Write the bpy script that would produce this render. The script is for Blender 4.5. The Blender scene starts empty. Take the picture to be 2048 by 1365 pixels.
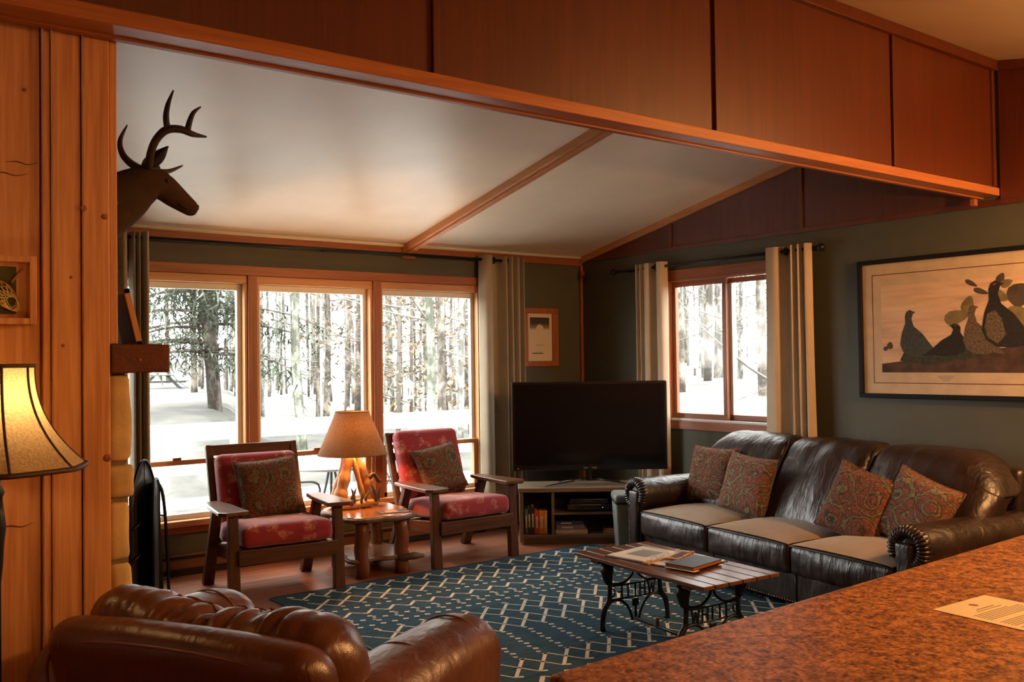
import bpy, bmesh, math, random
from mathutils import Vector, Matrix, noise
random.seed(7)
SC = bpy.context.scene
COL = SC.collection
PI = math.pi
R = math.radians

# ---------------------------------------------------------------- camera
def camera():
    f = 1869.1; yaw, pitch, roll = R(36.824), R(1.166), R(0.7723)
    F = Vector((math.sin(yaw)*math.cos(pitch), math.cos(yaw)*math.cos(pitch), math.sin(pitch)))
    r0 = Vector((math.cos(yaw), -math.sin(yaw), 0)); d0 = F.cross(r0)
    r = r0*math.cos(roll) + d0*math.sin(roll); d = F.cross(r)
    cd = bpy.data.cameras.new('camera'); co = bpy.data.objects.new('camera', cd); COL.objects.link(co)
    cd.sensor_width = 36; cd.lens = f/2048*36; cd.clip_start = .05; cd.clip_end = 300
    m = Matrix((( r.x, -d.x, -F.x, 0), (r.y, -d.y, -F.y, 0), (r.z, -d.z, -F.z, 1.5), (0, 0, 0, 1)))
    co.matrix_world = m
    SC.camera = co
camera()

# ---------------------------------------------------------------- world, exposure
W = bpy.data.worlds.new('overcast_sky'); SC.world = W; W.use_nodes = True
bgn = W.node_tree.nodes['Background']
bgn.inputs[0].default_value = (.97, .97, .93, 1); bgn.inputs[1].default_value = 5.3
SC.view_settings.view_transform = 'Standard'; SC.view_settings.look = 'None'
SC.view_settings.gamma = 1; SC.view_settings.use_curve_mapping = False
SC.view_settings.exposure = 1.45
SC.cycles.max_bounces = 8; SC.cycles.diffuse_bounces = 5; SC.cycles.transparent_max_bounces = 12
SC.cycles.sample_clamp_indirect = 6.0; SC.cycles.use_denoising = True
SC.cycles.caustics_reflective = False; SC.cycles.caustics_refractive = False

def portal(name, loc, rot, sx, sy):          # daylight enters here (sampling portal, emits nothing itself)
    l = bpy.data.lights.new(name, 'AREA'); l.shape = 'RECTANGLE'; l.size = sx; l.size_y = sy
    l.cycles.is_portal = True
    o = bpy.data.objects.new(name, l); COL.objects.link(o); o.location = loc; o.rotation_euler = rot
portal('daylight_portal_back', (3.175, 6.99, 1.27), (R(-90), 0, 0), 3.3, 1.9)
portal('daylight_portal_right', (6.12, 5.1, 1.58), (0, R(90), 0), 1.25, 1.4)

LAMP_W = (1.0, .44, .13)
def bulb_light(name, loc, power, radius, col=LAMP_W, parent=None):
    l = bpy.data.lights.new(name, 'POINT'); l.energy = power; l.color = col; l.shadow_soft_size = radius
    o = bpy.data.objects.new(name, l); COL.objects.link(o); o.location = loc
    if parent: o.parent = parent
    return o

# ---------------------------------------------------------------- materials
MATS = {}
def _new(name):
    m = bpy.data.materials.new(name); m.use_nodes = True
    nt = m.node_tree; b = nt.nodes['Principled BSDF']
    MATS[name] = m
    return m, nt, b
def _coord(nt, scale=(1, 1, 1), rnd=True, kind='Object'):
    tc = nt.nodes.new('ShaderNodeTexCoord'); mp = nt.nodes.new('ShaderNodeMapping')
    mp.inputs['Scale'].default_value = scale
    nt.links.new(tc.outputs[kind], mp.inputs['Vector'])
    if rnd:
        oi = nt.nodes.new('ShaderNodeObjectInfo'); mu = nt.nodes.new('ShaderNodeVectorMath'); mu.operation = 'SCALE'
        cx = nt.nodes.new('ShaderNodeCombineXYZ')
        for i in range(3): nt.links.new(oi.outputs['Random'], cx.inputs[i])
        nt.links.new(cx.outputs[0], mu.inputs[0]); mu.inputs['Scale'].default_value = 37.0
        nt.links.new(mu.outputs[0], mp.inputs['Location'])
    return mp.outputs[0]
def _noise(nt, vec, scale, detail=4, rough=.55, dist=0):
    n = nt.nodes.new('ShaderNodeTexNoise'); n.inputs['Scale'].default_value = scale
    n.inputs['Detail'].default_value = detail; n.inputs['Roughness'].default_value = rough; n.inputs['Distortion'].default_value = dist
    nt.links.new(vec, n.inputs['Vector']); return n.outputs['Fac']
def _ramp(nt, fac, stops, interp='LINEAR'):
    r = nt.nodes.new('ShaderNodeValToRGB'); r.color_ramp.interpolation = interp
    el = r.color_ramp.elements
    while len(el) < len(stops): el.new(.5)
    for e, (p, c) in zip(el, stops): e.position = p; e.color = (*c, 1)
    nt.links.new(fac, r.inputs[0]); return r.outputs[0]
def _mix(nt, fac, a, b, mode='MIX'):
    m = nt.nodes.new('ShaderNodeMix'); m.data_type = 'RGBA'; m.blend_type = mode
    for s, v in ((m.inputs[0], fac), (m.inputs[6], a), (m.inputs[7], b)):
        if hasattr(v, 'is_output') or isinstance(v, bpy.types.NodeSocket): nt.links.new(v, s)
        elif isinstance(v, (int, float)): s.default_value = v
        else: s.default_value = (*v, 1)
    return m.outputs[2]
def _math(nt, op, a, b=None):
    m = nt.nodes.new('ShaderNodeMath'); m.operation = op
    for s, v in zip(m.inputs, (a, b)):
        if v is None: continue
        if isinstance(v, bpy.types.NodeSocket): nt.links.new(v, s)
        else: s.default_value = v
    return m.outputs[0]
def _bump(nt, b, h, strength, dist=.01):
    n = nt.nodes.new('ShaderNodeBump'); n.inputs['Strength'].default_value = strength; n.inputs['Distance'].default_value = dist
    nt.links.new(h, n.inputs['Height']); nt.links.new(n.outputs[0], b.inputs['Normal'])

def plain(name, col, rough=.6, metal=0, var=.12, vscale=9, bump=0, bscale=60, spec=.5, coat=0):
    m, nt, b = _new(name)
    v = _coord(nt)
    n = _noise(nt, v, vscale)
    c = _ramp(nt, n, [(.3, tuple(x*(1-var) for x in col)), (.7, tuple(min(1, x*(1+var)) for x in col))])
    nt.links.new(c, b.inputs['Base Color'])
    b.inputs['Roughness'].default_value = rough; b.inputs['Metallic'].default_value = metal
    b.inputs['Specular IOR Level'].default_value = spec
    if coat: b.inputs['Coat Weight'].default_value = coat; b.inputs['Coat Roughness'].default_value = .15
    if bump: _bump(nt, b, _noise(nt, v, bscale, 3), bump, .004)
    return m
def wood(name, dark, light, axis=2, rough=.45, freq=1.0, knots=0, bump=.15, spec=.4, rnd=True):
    m, nt, b = _new(name)
    sc = [22*freq]*3; sc[axis] = 1.3*freq
    v = _coord(nt, tuple(sc), rnd)
    g = _noise(nt, v, 1.0, 6, .62, .6)
    sc2 = [90*freq]*3; sc2[axis] = 3*freq
    g2 = _noise(nt, _coord(nt, tuple(sc2), rnd), 1.0, 3)
    mid = tuple((a+c)/2 for a, c in zip(dark, light))
    c = _ramp(nt, g, [(.28, dark), (.5, mid), (.72, light)])
    c = _mix(nt, .35, c, _ramp(nt, g2, [(.35, dark), (.65, light)]))
    if knots:
        vo = nt.nodes.new('ShaderNodeTexVoronoi'); vo.inputs['Scale'].default_value = knots
        sk = [1.6]*3; sk[axis] = .7
        nt.links.new(_coord(nt, tuple(sk), rnd), vo.inputs['Vector'])
        k = _ramp(nt, vo.outputs['Distance'], [(.035, (1, 1, 1)), (.075, (0, 0, 0))])
        c = _mix(nt, _math(nt, 'MULTIPLY', k, .8), c, tuple(x*.25 for x in dark))
    nt.links.new(c, b.inputs['Base Color'])
    b.inputs['Roughness'].default_value = rough; b.inputs['Specular IOR Level'].default_value = spec
    if bump: _bump(nt, b, g2, bump, .002)
    return m
def leather(name, dark, light, rough=.34, wrinkle=.5):
    m, nt, b = _new(name)
    v = _coord(nt)
    n = _noise(nt, v, 5, 5)
    nt.links.new(_ramp(nt, n, [(.3, dark), (.75, light)]), b.inputs['Base Color'])
    w = _noise(nt, _coord(nt, (1, 1, .6)), 6, 2, .45, .5)
    st_ = _noise(nt, _coord(nt, (1, .5, .22)), 26, 2, .5, .9)
    vo = nt.nodes.new('ShaderNodeTexVoronoi'); vo.inputs['Scale'].default_value = 260
    nt.links.new(v, vo.inputs['Vector'])
    h = _math(nt, 'ADD', _math(nt, 'ADD', _math(nt, 'MULTIPLY', w, .8), _math(nt, 'MULTIPLY', st_, .38)), _math(nt, 'MULTIPLY', vo.outputs['Distance'], .03))
    _bump(nt, b, h, wrinkle, .02)
    rr = _math(nt, 'ADD', _math(nt, 'MULTIPLY', n, .25), rough-.1)
    nt.links.new(rr, b.inputs['Roughness'])
    b.inputs['Specular IOR Level'].default_value = .6
    return m
def fabric(name, col, var=.15, bump=.3, bscale=400, vscale=20):
    m = plain(name, col, .9, 0, var, vscale, bump, bscale, .15)
    m.node_tree.nodes['Principled BSDF'].inputs['Sheen Weight'].default_value = .25
    return m

M = {}
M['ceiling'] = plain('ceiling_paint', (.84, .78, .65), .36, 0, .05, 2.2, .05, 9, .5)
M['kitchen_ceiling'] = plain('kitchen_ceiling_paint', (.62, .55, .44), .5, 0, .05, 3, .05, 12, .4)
M['green'] = plain('green_wall_paint', (.072, .072, .046), .55, 0, .07, 4, .08, 160, .4)
M['trim'] = wood('redwood_trim_x', (.20, .055, .018), (.40, .125, .040), 0, .42, 1, 0, .1)
M['trim_y'] = wood('redwood_trim_y', (.20, .055, .018), (.40, .125, .040), 1, .42, 1, 0, .1)
M['trim_z'] = wood('redwood_trim_z', (.20, .055, .018), (.40, .125, .040), 2, .42, 1, 0, .1)
M['fir'] = wood('fir_window_wood', (.42, .19, .07), (.62, .32, .13), 0, .4, 1, 0, .08)
M['fir_z'] = wood('fir_window_wood_z', (.42, .19, .07), (.62, .32, .13), 2, .4, 1, 0, .08)
M['fir_y'] = wood('fir_beam_y', (.40, .16, .055), (.58, .27, .10), 1, .45, 1, 0, .1)
M['panel'] = wood('mahogany_plywood', (.068, .015, .006), (.125, .029, .010), 2, .38, .8, 0, .06, .5)
M['panel_trim'] = wood('header_edge_wood', (.30, .10, .032), (.50, .19, .065), 0, .4, 1, 0, .1)
M['batten'] = wood('header_batten_wood', (.10, .028, .010), (.18, .05, .017), 2, .45, 1, 0, .1)
M['pine'] = wood('knotty_pine_boards', (.40, .165, .064), (.74, .39, .17), 2, .45, 1.15, 1.5, .35)
M['floor'] = wood('red_oak_floor', (.15, .055, .028), (.30, .115, .06), 0, .33, .7, 0, .08, .5)
M['vinyl'] = plain('white_sash_vinyl', (.70, .74, .72), .4, 0, .03)
M['chair_wood'] = wood('dark_oak_chair', (.030, .011, .005), (.105, .040, .016), 2, .40, 1.5, 0, .25, .32)
M['chair_wood_x'] = wood('dark_oak_chair_x', (.032, .012, .005), (.115, .044, .018), 0, .40, 1.5, 0, .25, .32)
M['chair_wood_y'] = wood('dark_oak_chair_y', (.055, .021, .009), (.15, .06, .025), 1, .28, 1.5, 0, .25, .6)
M['rustic'] = wood('rustic_log_wood', (.07, .022, .008), (.20, .07, .023), 2, .4, 1.2, 0, .4)
M['rustic_top'] = wood('rustic_slab_wood', (.13, .045, .016), (.30, .115, .038), 0, .22, 1.0, 2, .25, .6)
M['bark'] = plain('live_edge_bark', (.09, .055, .035), .7, 0, .4, 30, .8, 60)
M['drift'] = wood('driftwood', (.30, .13, .04), (.58, .32, .12), 2, .6, 1.5, 0, .6)
M['stand'] = wood('grey_oak_stand', (.10, .07, .045), (.19, .135, .09), 0, .5, 1.2, 0, .15)
M['table_plank'] = wood('coffee_table_plank', (.06, .024, .012), (.15, .062, .030), 1, .25, 1.2, 0, .05, .55)
M['iron'] = plain('black_cast_iron', (.012, .014, .016), .38, .6, .3, 30, .2, 120)
M['black_metal'] = plain('black_rod_metal', (.012, .012, .014), .35, .4, .2)
M['black_plastic'] = plain('black_gloss_plastic', (.010, .010, .011), .16, 0, .1)
M['dark_matte'] = plain('black_matte_plastic', (.014, .014, .015), .5, 0, .1)
M['screen'] = plain('tv_screen_glass', (.005, .005, .006), .10, 0, 0, 1, 0, 1, .3)
M['black_frame'] = plain('black_picture_frame', (.010, .010, .011), .55, 0, .1, 9, 0, 60, .12)
M['silver'] = plain('brushed_silver', (.55, .56, .58), .3, .9, .05)
M['sofa_leather'] = leather('espresso_leather', (.011, .0055, .0045), (.029, .0145, .0105), .34, .85)
M['club_leather'] = leather('cognac_leather', (.075, .024, .009), (.14, .046, .018), .32, .5)
M['sofa_fabric'] = fabric('tan_microfibre', (.22, .165, .105), .10)
M['welt'] = plain('dark_leather_welt', (.008, .005, .004), .4, 0, .1)
M['club_welt'] = plain('brown_leather_welt', (.20, .075, .025), .4, 0, .1)
M['brass'] = plain('nailhead_brass', (.30, .20, .09), .35, .9, .1)
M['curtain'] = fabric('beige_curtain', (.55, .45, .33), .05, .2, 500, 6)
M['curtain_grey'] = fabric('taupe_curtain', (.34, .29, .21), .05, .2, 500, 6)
M['snow'] = plain('bright_ground', (.080, .080, .073), .9, 0, .6, 1.1, 0)
M['white_paint'] = plain('white_rail_paint', (.85, .87, .86), .5, 0, .03)
M['deck'] = plain('grey_deck_boards', (.66, .66, .65), .8, 0, .1, 3)
M['mat_card'] = plain('cream_mat_card', (.62, .52, .38), .8, 0, .03)
M['paper'] = plain('cream_paper', (.72, .62, .42), .7, 0, .03)
M['white_page'] = plain('white_page', (.80, .84, .84), .12, 0, .05, 14)
M['ink'] = plain('dark_ink', (.03, .025, .02), .7, 0, .1)
M['grey_ink'] = plain('grey_print_ink', (.16, .13, .10), .7, 0, .1)
M['bone'] = plain('antler_bone', (.055, .033, .019), .45, 0, .3, 25, .3, 60)
M['deer'] = plain('deer_fur', (.060, .034, .018), .85, 0, .3, 9, .5, 220, .2)
M['deer_dark'] = plain('deer_dark_fur', (.02, .013, .009), .6, 0, .2, 20, .3, 200)
M['glass_eye'] = plain('black_glass_eye', (.004, .004, .004), .06, 0, 0)
M['mantel'] = wood('rough_mantel_beam', (.065, .016, .008), (.15, .042, .018), 1, .6, 1.5, 0, .7)
M['stone'] = plain('tan_field_stone', (.58, .43, .21), .85, 0, .28, 7, .9, 22)
M['opening_black'] = plain('opening_black_matte', (.01, .009, .008), .9, 0, .2)
M['mortar'] = plain('grey_mortar', (.22, .17, .11), .95, 0, .15, 20, .6, 80)
M['leaf_brown'] = plain('dried_leaf', (.14, .06, .025), .8, 0, .4, 14, .4, 60)
M['grey_bin'] = plain('grey_plastic_bin', (.19, .20, .19), .5, 0, .05)
M['heater'] = plain('brown_heater_enamel', (.16, .060, .028), .45, 0, .08)

def thin_glass(name, tint, refl, rough):
    m, nt, b = _new(name)
    nt.nodes.remove(b)
    out = nt.nodes['Material Output']
    tr = nt.nodes.new('ShaderNodeBsdfTransparent'); tr.inputs[0].default_value = (*tint, 1)
    gl = nt.nodes.new('ShaderNodeBsdfGlossy'); gl.inputs['Roughness'].default_value = rough
    lw = nt.nodes.new('ShaderNodeLayerWeight'); lw.inputs[0].default_value = .5
    fac = _math(nt, 'ADD', _math(nt, 'MULTIPLY', _math(nt, 'POWER', lw.outputs['Facing'], 5), .5), refl)
    mx = nt.nodes.new('ShaderNodeMixShader')
    nt.links.new(fac, mx.inputs[0]); nt.links.new(tr.outputs[0], mx.inputs[1]); nt.links.new(gl.outputs[0], mx.inputs[2])
    nt.links.new(mx.outputs[0], out.inputs[0]); return m
M['glass'] = thin_glass('window_glass', (.985, .99, .985), .010, .02)
M['pic_glass'] = thin_glass('picture_glass', (1, 1, 1), .02, .03)
def shade_mat(name, col, trans, weave):
    m, nt, b = _new(name)
    out = nt.nodes['Material Output']
    v = _coord(nt, (1, 1, 1), False)
    n = _noise(nt, v, weave, 3)
    c = _ramp(nt, n, [(.32, tuple(x*.72 for x in col)), (.68, tuple(x*1.1 for x in col))])
    nt.links.new(c, b.inputs['Base Color']); b.inputs['Roughness'].default_value = .9; b.inputs['Specular IOR Level'].default_value = .1
    t = nt.nodes.new('ShaderNodeBsdfTranslucent'); nt.links.new(c, t.inputs[0])
    mx = nt.nodes.new('ShaderNodeMixShader'); mx.inputs[0].default_value = trans
    nt.links.new(b.outputs[0], mx.inputs[1]); nt.links.new(t.outputs[0], mx.inputs[2])
    nt.links.new(mx.outputs[0], out.inputs[0]); return m
M['burlap'] = shade_mat('burlap_lampshade', (.17, .092, .048), .085, 90)
M['bell_shade'] = shade_mat('cream_bell_lampshade', (.82, .66, .40), .55, 160)
def granite():
    m, nt, b = _new('speckled_brown_countertop')
    v = _coord(nt, (1, 1, 1), False)
    n1 = _noise(nt, v, 42, 5, .68, .5); n2 = _noise(nt, v, 110, 3, .6); n3 = _noise(nt, v, 12, 3)
    c = _ramp(nt, n1, [(.38, (.035, .012, .005)), (.46, (.16, .055, .014)), (.53, (.36, .14, .036)), (.62, (.55, .26, .075)), (.74, (.20, .07, .018))])
    c = _mix(nt, .35, c, _ramp(nt, n2, [(.40, (.06, .02, .008)), (.5, (.35, .13, .035)), (.62, (.68, .34, .11))]))
    c = _mix(nt, .35, c, _ramp(nt, n3, [(.35, (.55, .5, .45)), (.65, (1.25, 1.2, 1.15))]), 'MULTIPLY')
    nt.links.new(c, b.inputs['Base Color']); b.inputs['Roughness'].default_value = .45; b.inputs['Specular IOR Level'].default_value = .3
    return m
M['granite'] = granite()
def tapestry(name, tint):
    m, nt, b = _new(name)
    v = _coord(nt, (1, 1, 1), True)
    tc = nt.nodes.new('ShaderNodeTexCoord')
    sp = nt.nodes.new('ShaderNodeSeparateXYZ'); nt.links.new(tc.outputs['Object'], sp.inputs[0])
    wob = _noise(nt, v, 7, 3)
    ax = _math(nt, 'ABSOLUTE', _math(nt, 'SINE', _math(nt, 'MULTIPLY', sp.outputs[0], 15)))
    az_ = _math(nt, 'ABSOLUTE', _math(nt, 'SINE', _math(nt, 'ADD', _math(nt, 'MULTIPLY', sp.outputs[2], 15), .6)))
    rad = _math(nt, 'ADD', _math(nt, 'ADD', ax, az_), _math(nt, 'MULTIPLY', wob, 2.3))
    band = _math(nt, 'FRACT', _math(nt, 'MULTIPLY', rad, 1.15))            # nested medallions
    vo = nt.nodes.new('ShaderNodeTexVoronoi'); vo.inputs['Scale'].default_value = 40; nt.links.new(v, vo.inputs['Vector'])
    curl = nt.nodes.new('ShaderNodeTexVoronoi'); curl.feature = 'DISTANCE_TO_EDGE'; curl.inputs['Scale'].default_value = 24; nt.links.new(v, curl.inputs['Vector'])
    t = tint
    q = lambda r, g, b_: (r*t[0], g*t[1], b_*t[2])
    cA = _ramp(nt, band, [(.0, q(.17, .050, .042)), (.25, q(.20, .075, .050)), (.38, q(.045, .034, .024)), (.46, q(.21, .145, .085)), (.62, q(.16, .105, .060)), (.72, q(.05, .040, .028)), (.82, q(.23, .085, .06)), (1, q(.17, .05, .042))])
    scroll = _ramp(nt, curl.outputs['Distance'], [(.02, (1, 1, 1)), (.09, (0, 0, 0))])
    c = _mix(nt, _math(nt, 'MULTIPLY', scroll, .5), cA, q(.035, .028, .02))
    dots = _ramp(nt, vo.outputs['Distance'], [(.14, (1, 1, 1)), (.24, (0, 0, 0))])
    c = _mix(nt, _math(nt, 'MULTIPLY', dots, .55), c, q(.28, .19, .11))
    c = _mix(nt, .45, c, _ramp(nt, _noise(nt, v, 150, 2), [(.35, (.5, .5, .5)), (.65, (1.45, 1.4, 1.3))]), 'MULTIPLY')
    nt.links.new(c, b.inputs['Base Color']); b.inputs['Roughness'].default_value = .9; b.inputs['Specular IOR Level'].default_value = .15
    _bump(nt, b, _noise(nt, v, 300, 2), .35, .003)
    return m
M['pillow_a'] = tapestry('rust_tapestry', (1.05, 1.15, 1.15))
M['pillow_b'] = tapestry('tan_tapestry', (1.15, 1.40, 1.35))
M['pillow_c'] = tapestry('brown_tapestry', (.72, .80, .66))
def red_floral():
    m, nt, b = _new('red_floral_upholstery')
    v = _coord(nt, (1, 1, 1), True)
    vo = nt.nodes.new('ShaderNodeTexVoronoi'); vo.inputs['Scale'].default_value = 9
    wv = nt.nodes.new('ShaderNodeVectorMath'); wv.operation = 'ADD'
    nn = nt.nodes.new('ShaderNodeTexNoise'); nn.inputs['Scale'].default_value = 14; nt.links.new(v, nn.inputs['Vector'])
    sc = nt.nodes.new('ShaderNodeVectorMath'); sc.operation = 'SCALE'; sc.inputs['Scale'].default_value = .13
    nt.links.new(nn.outputs['Color'], sc.inputs[0]); nt.links.new(v, wv.inputs[0]); nt.links.new(sc.outputs[0], wv.inputs[1])
    nt.links.new(wv.outputs[0], vo.inputs['Vector'])
    pet = _ramp(nt, vo.outputs['Distance'], [(.20, (1, 1, 1)), (.27, (.15, .15, .15)), (.33, (.7, .7, .7)), (.40, (0, 0, 0))])
    leafy = _ramp(nt, _noise(nt, v, 38, 3, .6, 1.5), [(.46, (0, 0, 0)), (.56, (1, 1, 1))])
    fac = _math(nt, 'MULTIPLY', pet, _math(nt, 'ADD', _math(nt, 'MULTIPLY', leafy, .60), .30))
    c = _mix(nt, fac, (.215, .016, .021), (.58, .31, .22))
    c = _mix(nt, .3, c, _ramp(nt, _noise(nt, v, 6, 2), [(.3, (.20, .012, .020)), (.7, (.36, .035, .035))]))
    nt.links.new(c, b.inputs['Base Color']); b.inputs['Roughness'].default_value = .85
    b.inputs['Sheen Weight'].default_value = .35; b.inputs['Specular IOR Level'].default_value = .2
    _bump(nt, b, _noise(nt, v, 350, 2), .25, .003)
    return m
M['red_floral'] = red_floral()
def rug_mat():
    m, nt, b = _new('navy_rug_wool')
    v = _coord(nt, (1, 1, 1), False)
    n = _noise(nt, v, 240, 2, .6); n2 = _noise(nt, _coord(nt, (1, 6, 1), False), 7, 3)
    c = _ramp(nt, n2, [(.3, (.020, .048, .070)), (.7, (.036, .080, .108))])
    c = _mix(nt, .5, c, _ramp(nt, n, [(.3, (.6, .6, .6)), (.7, (1.4, 1.4, 1.4))]), 'MULTIPLY')
    nt.links.new(c, b.inputs['Base Color']); b.inputs['Roughness'].default_value = .95; b.inputs['Specular IOR Level'].default_value = .1
    _bump(nt, b, n, .5, .004); return m
M['rug'] = rug_mat()
M['rug_cream'] = fabric('cream_rug_yarn', (.56, .50, .38), .18, .5, 300, 90)
def trunk_mat(name, d, l):
    m = wood(name, d, l, 2, .9, .25, 0, .5, .1)
    nt = m.node_tree; b = nt.nodes['Principled BSDF']; src = b.inputs['Base Color'].links[0].from_socket
    sp = _ramp(nt, _noise(nt, _coord(nt, (1, 1, .6)), 5, 4, .7), [(.42, (.35, .35, .33)), (.52, (1, 1, 1)), (.62, (2.2, 2.25, 2.1))])
    nt.links.new(_mix(nt, .8, src, sp, 'MULTIPLY'), b.inputs['Base Color'])
    return m
M['trunk'] = trunk_mat('forest_trunk_bark', (.075, .064, .055), (.19, .17, .15))
M['birch'] = trunk_mat('pale_birch_bark', (.11, .107, .096), (.31, .30, .28))
M['lichen'] = trunk_mat('lichen_bark', (.07, .075, .058), (.24, .25, .21))
M['twig'] = plain('bare_twigs', (.16, .145, .125), .9, 0, .2)
M['needle'] = plain('pine_needles', (.085, .105, .075), .8, 0, .35, 2)
M['beech'] = plain('pale_beech_leaves', (.24, .165, .10), .8, 0, .25, 2)

# ---------------------------------------------------------------- mesh helpers
class MB:
    def __init__(s): s.v = []; s.f = []
    def add(s, vs, fs, X=None):
        o = len(s.v)
        s.v += [tuple(X @ Vector(p)) if X is not None else tuple(p) for p in vs]
        s.f += [tuple(i+o for i in f) for f in fs]
        return s
    def box(s, x0, x1, y0, y1, z0, z1, X=None):
        vs = [(x, y, z) for z in (z0, z1) for y in (y0, y1) for x in (x0, x1)]
        return s.add(vs, [(0, 2, 3, 1), (4, 5, 7, 6), (0, 1, 5, 4), (2, 6, 7, 3), (0, 4, 6, 2), (1, 3, 7, 5)], X)
    def bar(s, p, q, w, h, up=(0, 0, 1), w2=None, h2=None):
        p = Vector(p); q = Vector(q); d = (q-p).normalized(); up = Vector(up)
        a = d.cross(up)
        if a.length < 1e-4: a = d.cross(Vector((1, 0, 0)))
        a.normalize(); b = a.cross(d)
        w2 = w if w2 is None else w2; h2 = h if h2 is None else h2
        vs = []
        for c, ww, hh in ((p, w, h), (q, w2, h2)):
            for i, j in ((-1, -1), (1, -1), (1, 1), (-1, 1)): vs.append(c + a*i*ww/2 + b*j*hh/2)
        return s.add(vs, [(3, 2, 1, 0), (4, 5, 6, 7), (0, 1, 5, 4), (1, 2, 6, 5), (2, 3, 7, 6), (3, 0, 4, 7)])
    def tube(s, pts, r, n=10, cap=True, closed=False, flat=None):
        pts = [Vector(p) for p in pts]; k = len(pts)
        rr = r if isinstance(r, (list, tuple)) else [r]*k
        o = len(s.v); N = None
        for i, p in enumerate(pts):
            if closed: t = pts[(i+1) % k]-pts[i-1]
            else: t = pts[min(i+1, k-1)]-pts[max(i-1, 0)]
            if t.length < 1e-9: t = Vector((0, 0, 1))
            t.normalize()
            if N is None:
                N = t.cross(Vector((0, 0, 1)))
                if N.length < .05: N = t.cross(Vector((0, 1, 0)))
            N = N - t*N.dot(t); N.normalize(); B = t.cross(N)
            for j in range(n):
                a = 2*PI*j/n
                s.v.append(tuple(p + (N*math.cos(a) + B*math.sin(a)*(flat or 1))*rr[i]))
        m = k if closed else k-1
        for i in range(m):
            for j in range(n):
                a = o+i*n+j; b = o+i*n+(j+1) % n; c = o+((i+1) % k)*n+(j+1) % n; d = o+((i+1) % k)*n+j
                s.f.append((a, b, c, d))
        if cap and not closed:
            s.f.append(tuple(o+j for j in reversed(range(n)))); s.f.append(tuple(o+(k-1)*n+j for j in range(n)))
        return s
    def lathe(s, prof, n=24, c=(0, 0, 0), capb=True, capt=True):
        o = len(s.v); c = Vector(c)
        for (r, z) in prof:
            for j in range(n):
                a = 2*PI*j/n; s.v.append((c.x+r*math.cos(a), c.y+r*math.sin(a), c.z+z))
        for i in range(len(prof)-1):
            for j in range(n):
                s.f.append((o+i*n+j, o+i*n+(j+1) % n, o+(i+1)*n+(j+1) % n, o+(i+1)*n+j))
        if capb: s.f.append(tuple(o+j for j in reversed(range(n))))
        if capt: s.f.append(tuple(o+(len(prof)-1)*n+j for j in range(n)))
        return s
    def prism(s, poly, z0, z1, X=None):
        n = len(poly)
        vs = [(x, y, z0) for x, y in poly] + [(x, y, z1) for x, y in poly]
        fs = [tuple(reversed(range(n))), tuple(range(n, 2*n))] + [(i, (i+1) % n, n+(i+1) % n, n+i) for i in range(n)]
        return s.add(vs, fs, X)
    def grid(s, fn, nu, nv, cu=False, cv=False):
        o = len(s.v)
        for i in range(nu):
            for j in range(nv): s.v.append(tuple(fn(i/(nu if cu else nu-1), j/(nv if cv else nv-1))))
        for i in range(nu if cu else nu-1):
            for j in range(nv if cv else nv-1):
                s.f.append((o+i*nv+j, o+((i+1) % nu)*nv+j, o+((i+1) % nu)*nv+(j+1) % nv, o+i*nv+(j+1) % nv))
        return s
    def rbox(s, c, h, r, seg=6, warp=None, X=None, rs=3):
        """rounded box centred c, half sizes h, corner radius r; warp(p_local)->p_local"""
        h = Vector(h); c = Vector(c); r = min(r, *(x*.999 for x in h))
        def lin(H):
            e = [-H + r*(1-math.cos(PI/2*k/rs)) for k in range(rs)]
            m = [(-H+r) + (2*(H-r))*k/seg for k in range(seg+1)]
            return e + m + [-x for x in reversed(e)]
        L = [lin(h[i]) for i in range(3)]
        idx = {}
        def vert(p):
            k = tuple(round(x, 6) for x in p)
            if k in idx: return idx[k]
            q = Vector(p); inn = Vector([max(-(h[i]-r), min(h[i]-r, q[i])) for i in range(3)])
            d = q-inn
            if d.length > 1e-9: q = inn + d.normalized()*r
            if warp: q = Vector(warp(q))
            q = q + c
            if X is not None: q = X @ q
            idx[k] = len(s.v); s.v.append(tuple(q)); return idx[k]
        for ax in range(3):
            a, b = (ax+1) % 3, (ax+2) % 3
            for sg in (-1, 1):
                for i in range(len(L[a])-1):
                    for j in range(len(L[b])-1):
                        q = []
                        for (ii, jj) in ((i, j), (i+1, j), (i+1, j+1), (i, j+1)):
                            p = [0, 0, 0]; p[ax] = sg*h[ax]; p[a] = L[a][ii]; p[b] = L[b][jj]; q.append(vert(p))
                        if sg < 0: q.reverse()
                        if len(set(q)) >= 3: s.f.append(tuple(dict.fromkeys(q)))
        return s
    def build(s, name, mat, parent=None, smooth=False, bevel=0, sub=0, solid=0, loc=None, rot=None, seg=2):
        me = bpy.data.meshes.new(name); me.from_pydata(s.v, [], s.f); me.update()
        ob = bpy.data.objects.new(name, me); COL.objects.link(ob)
        if mat is not None: me.materials.append(M[mat] if isinstance(mat, str) else mat)
        if parent is not None: ob.parent = parent
        if loc is not None: ob.location = loc
        if rot is not None: ob.rotation_euler = rot
        if smooth:
            me.polygons.foreach_set('use_smooth', [True]*len(me.polygons))
        if solid:
            md = ob.modifiers.new('solid', 'SOLIDIFY'); md.thickness = solid; md.offset = 0
        if bevel:
            md = ob.modifiers.new('bevel', 'BEVEL'); md.width = bevel; md.segments = seg; md.limit_method = 'ANGLE'; md.angle_limit = R(40)
        if sub:
            md = ob.modifiers.new('sub', 'SUBSURF'); md.levels = sub; md.render_levels = sub
        return ob
def tag(o, label, cat, group=None):
    o['label'] = label; o['category'] = cat
    if group: o['group'] = group
    return o
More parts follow.
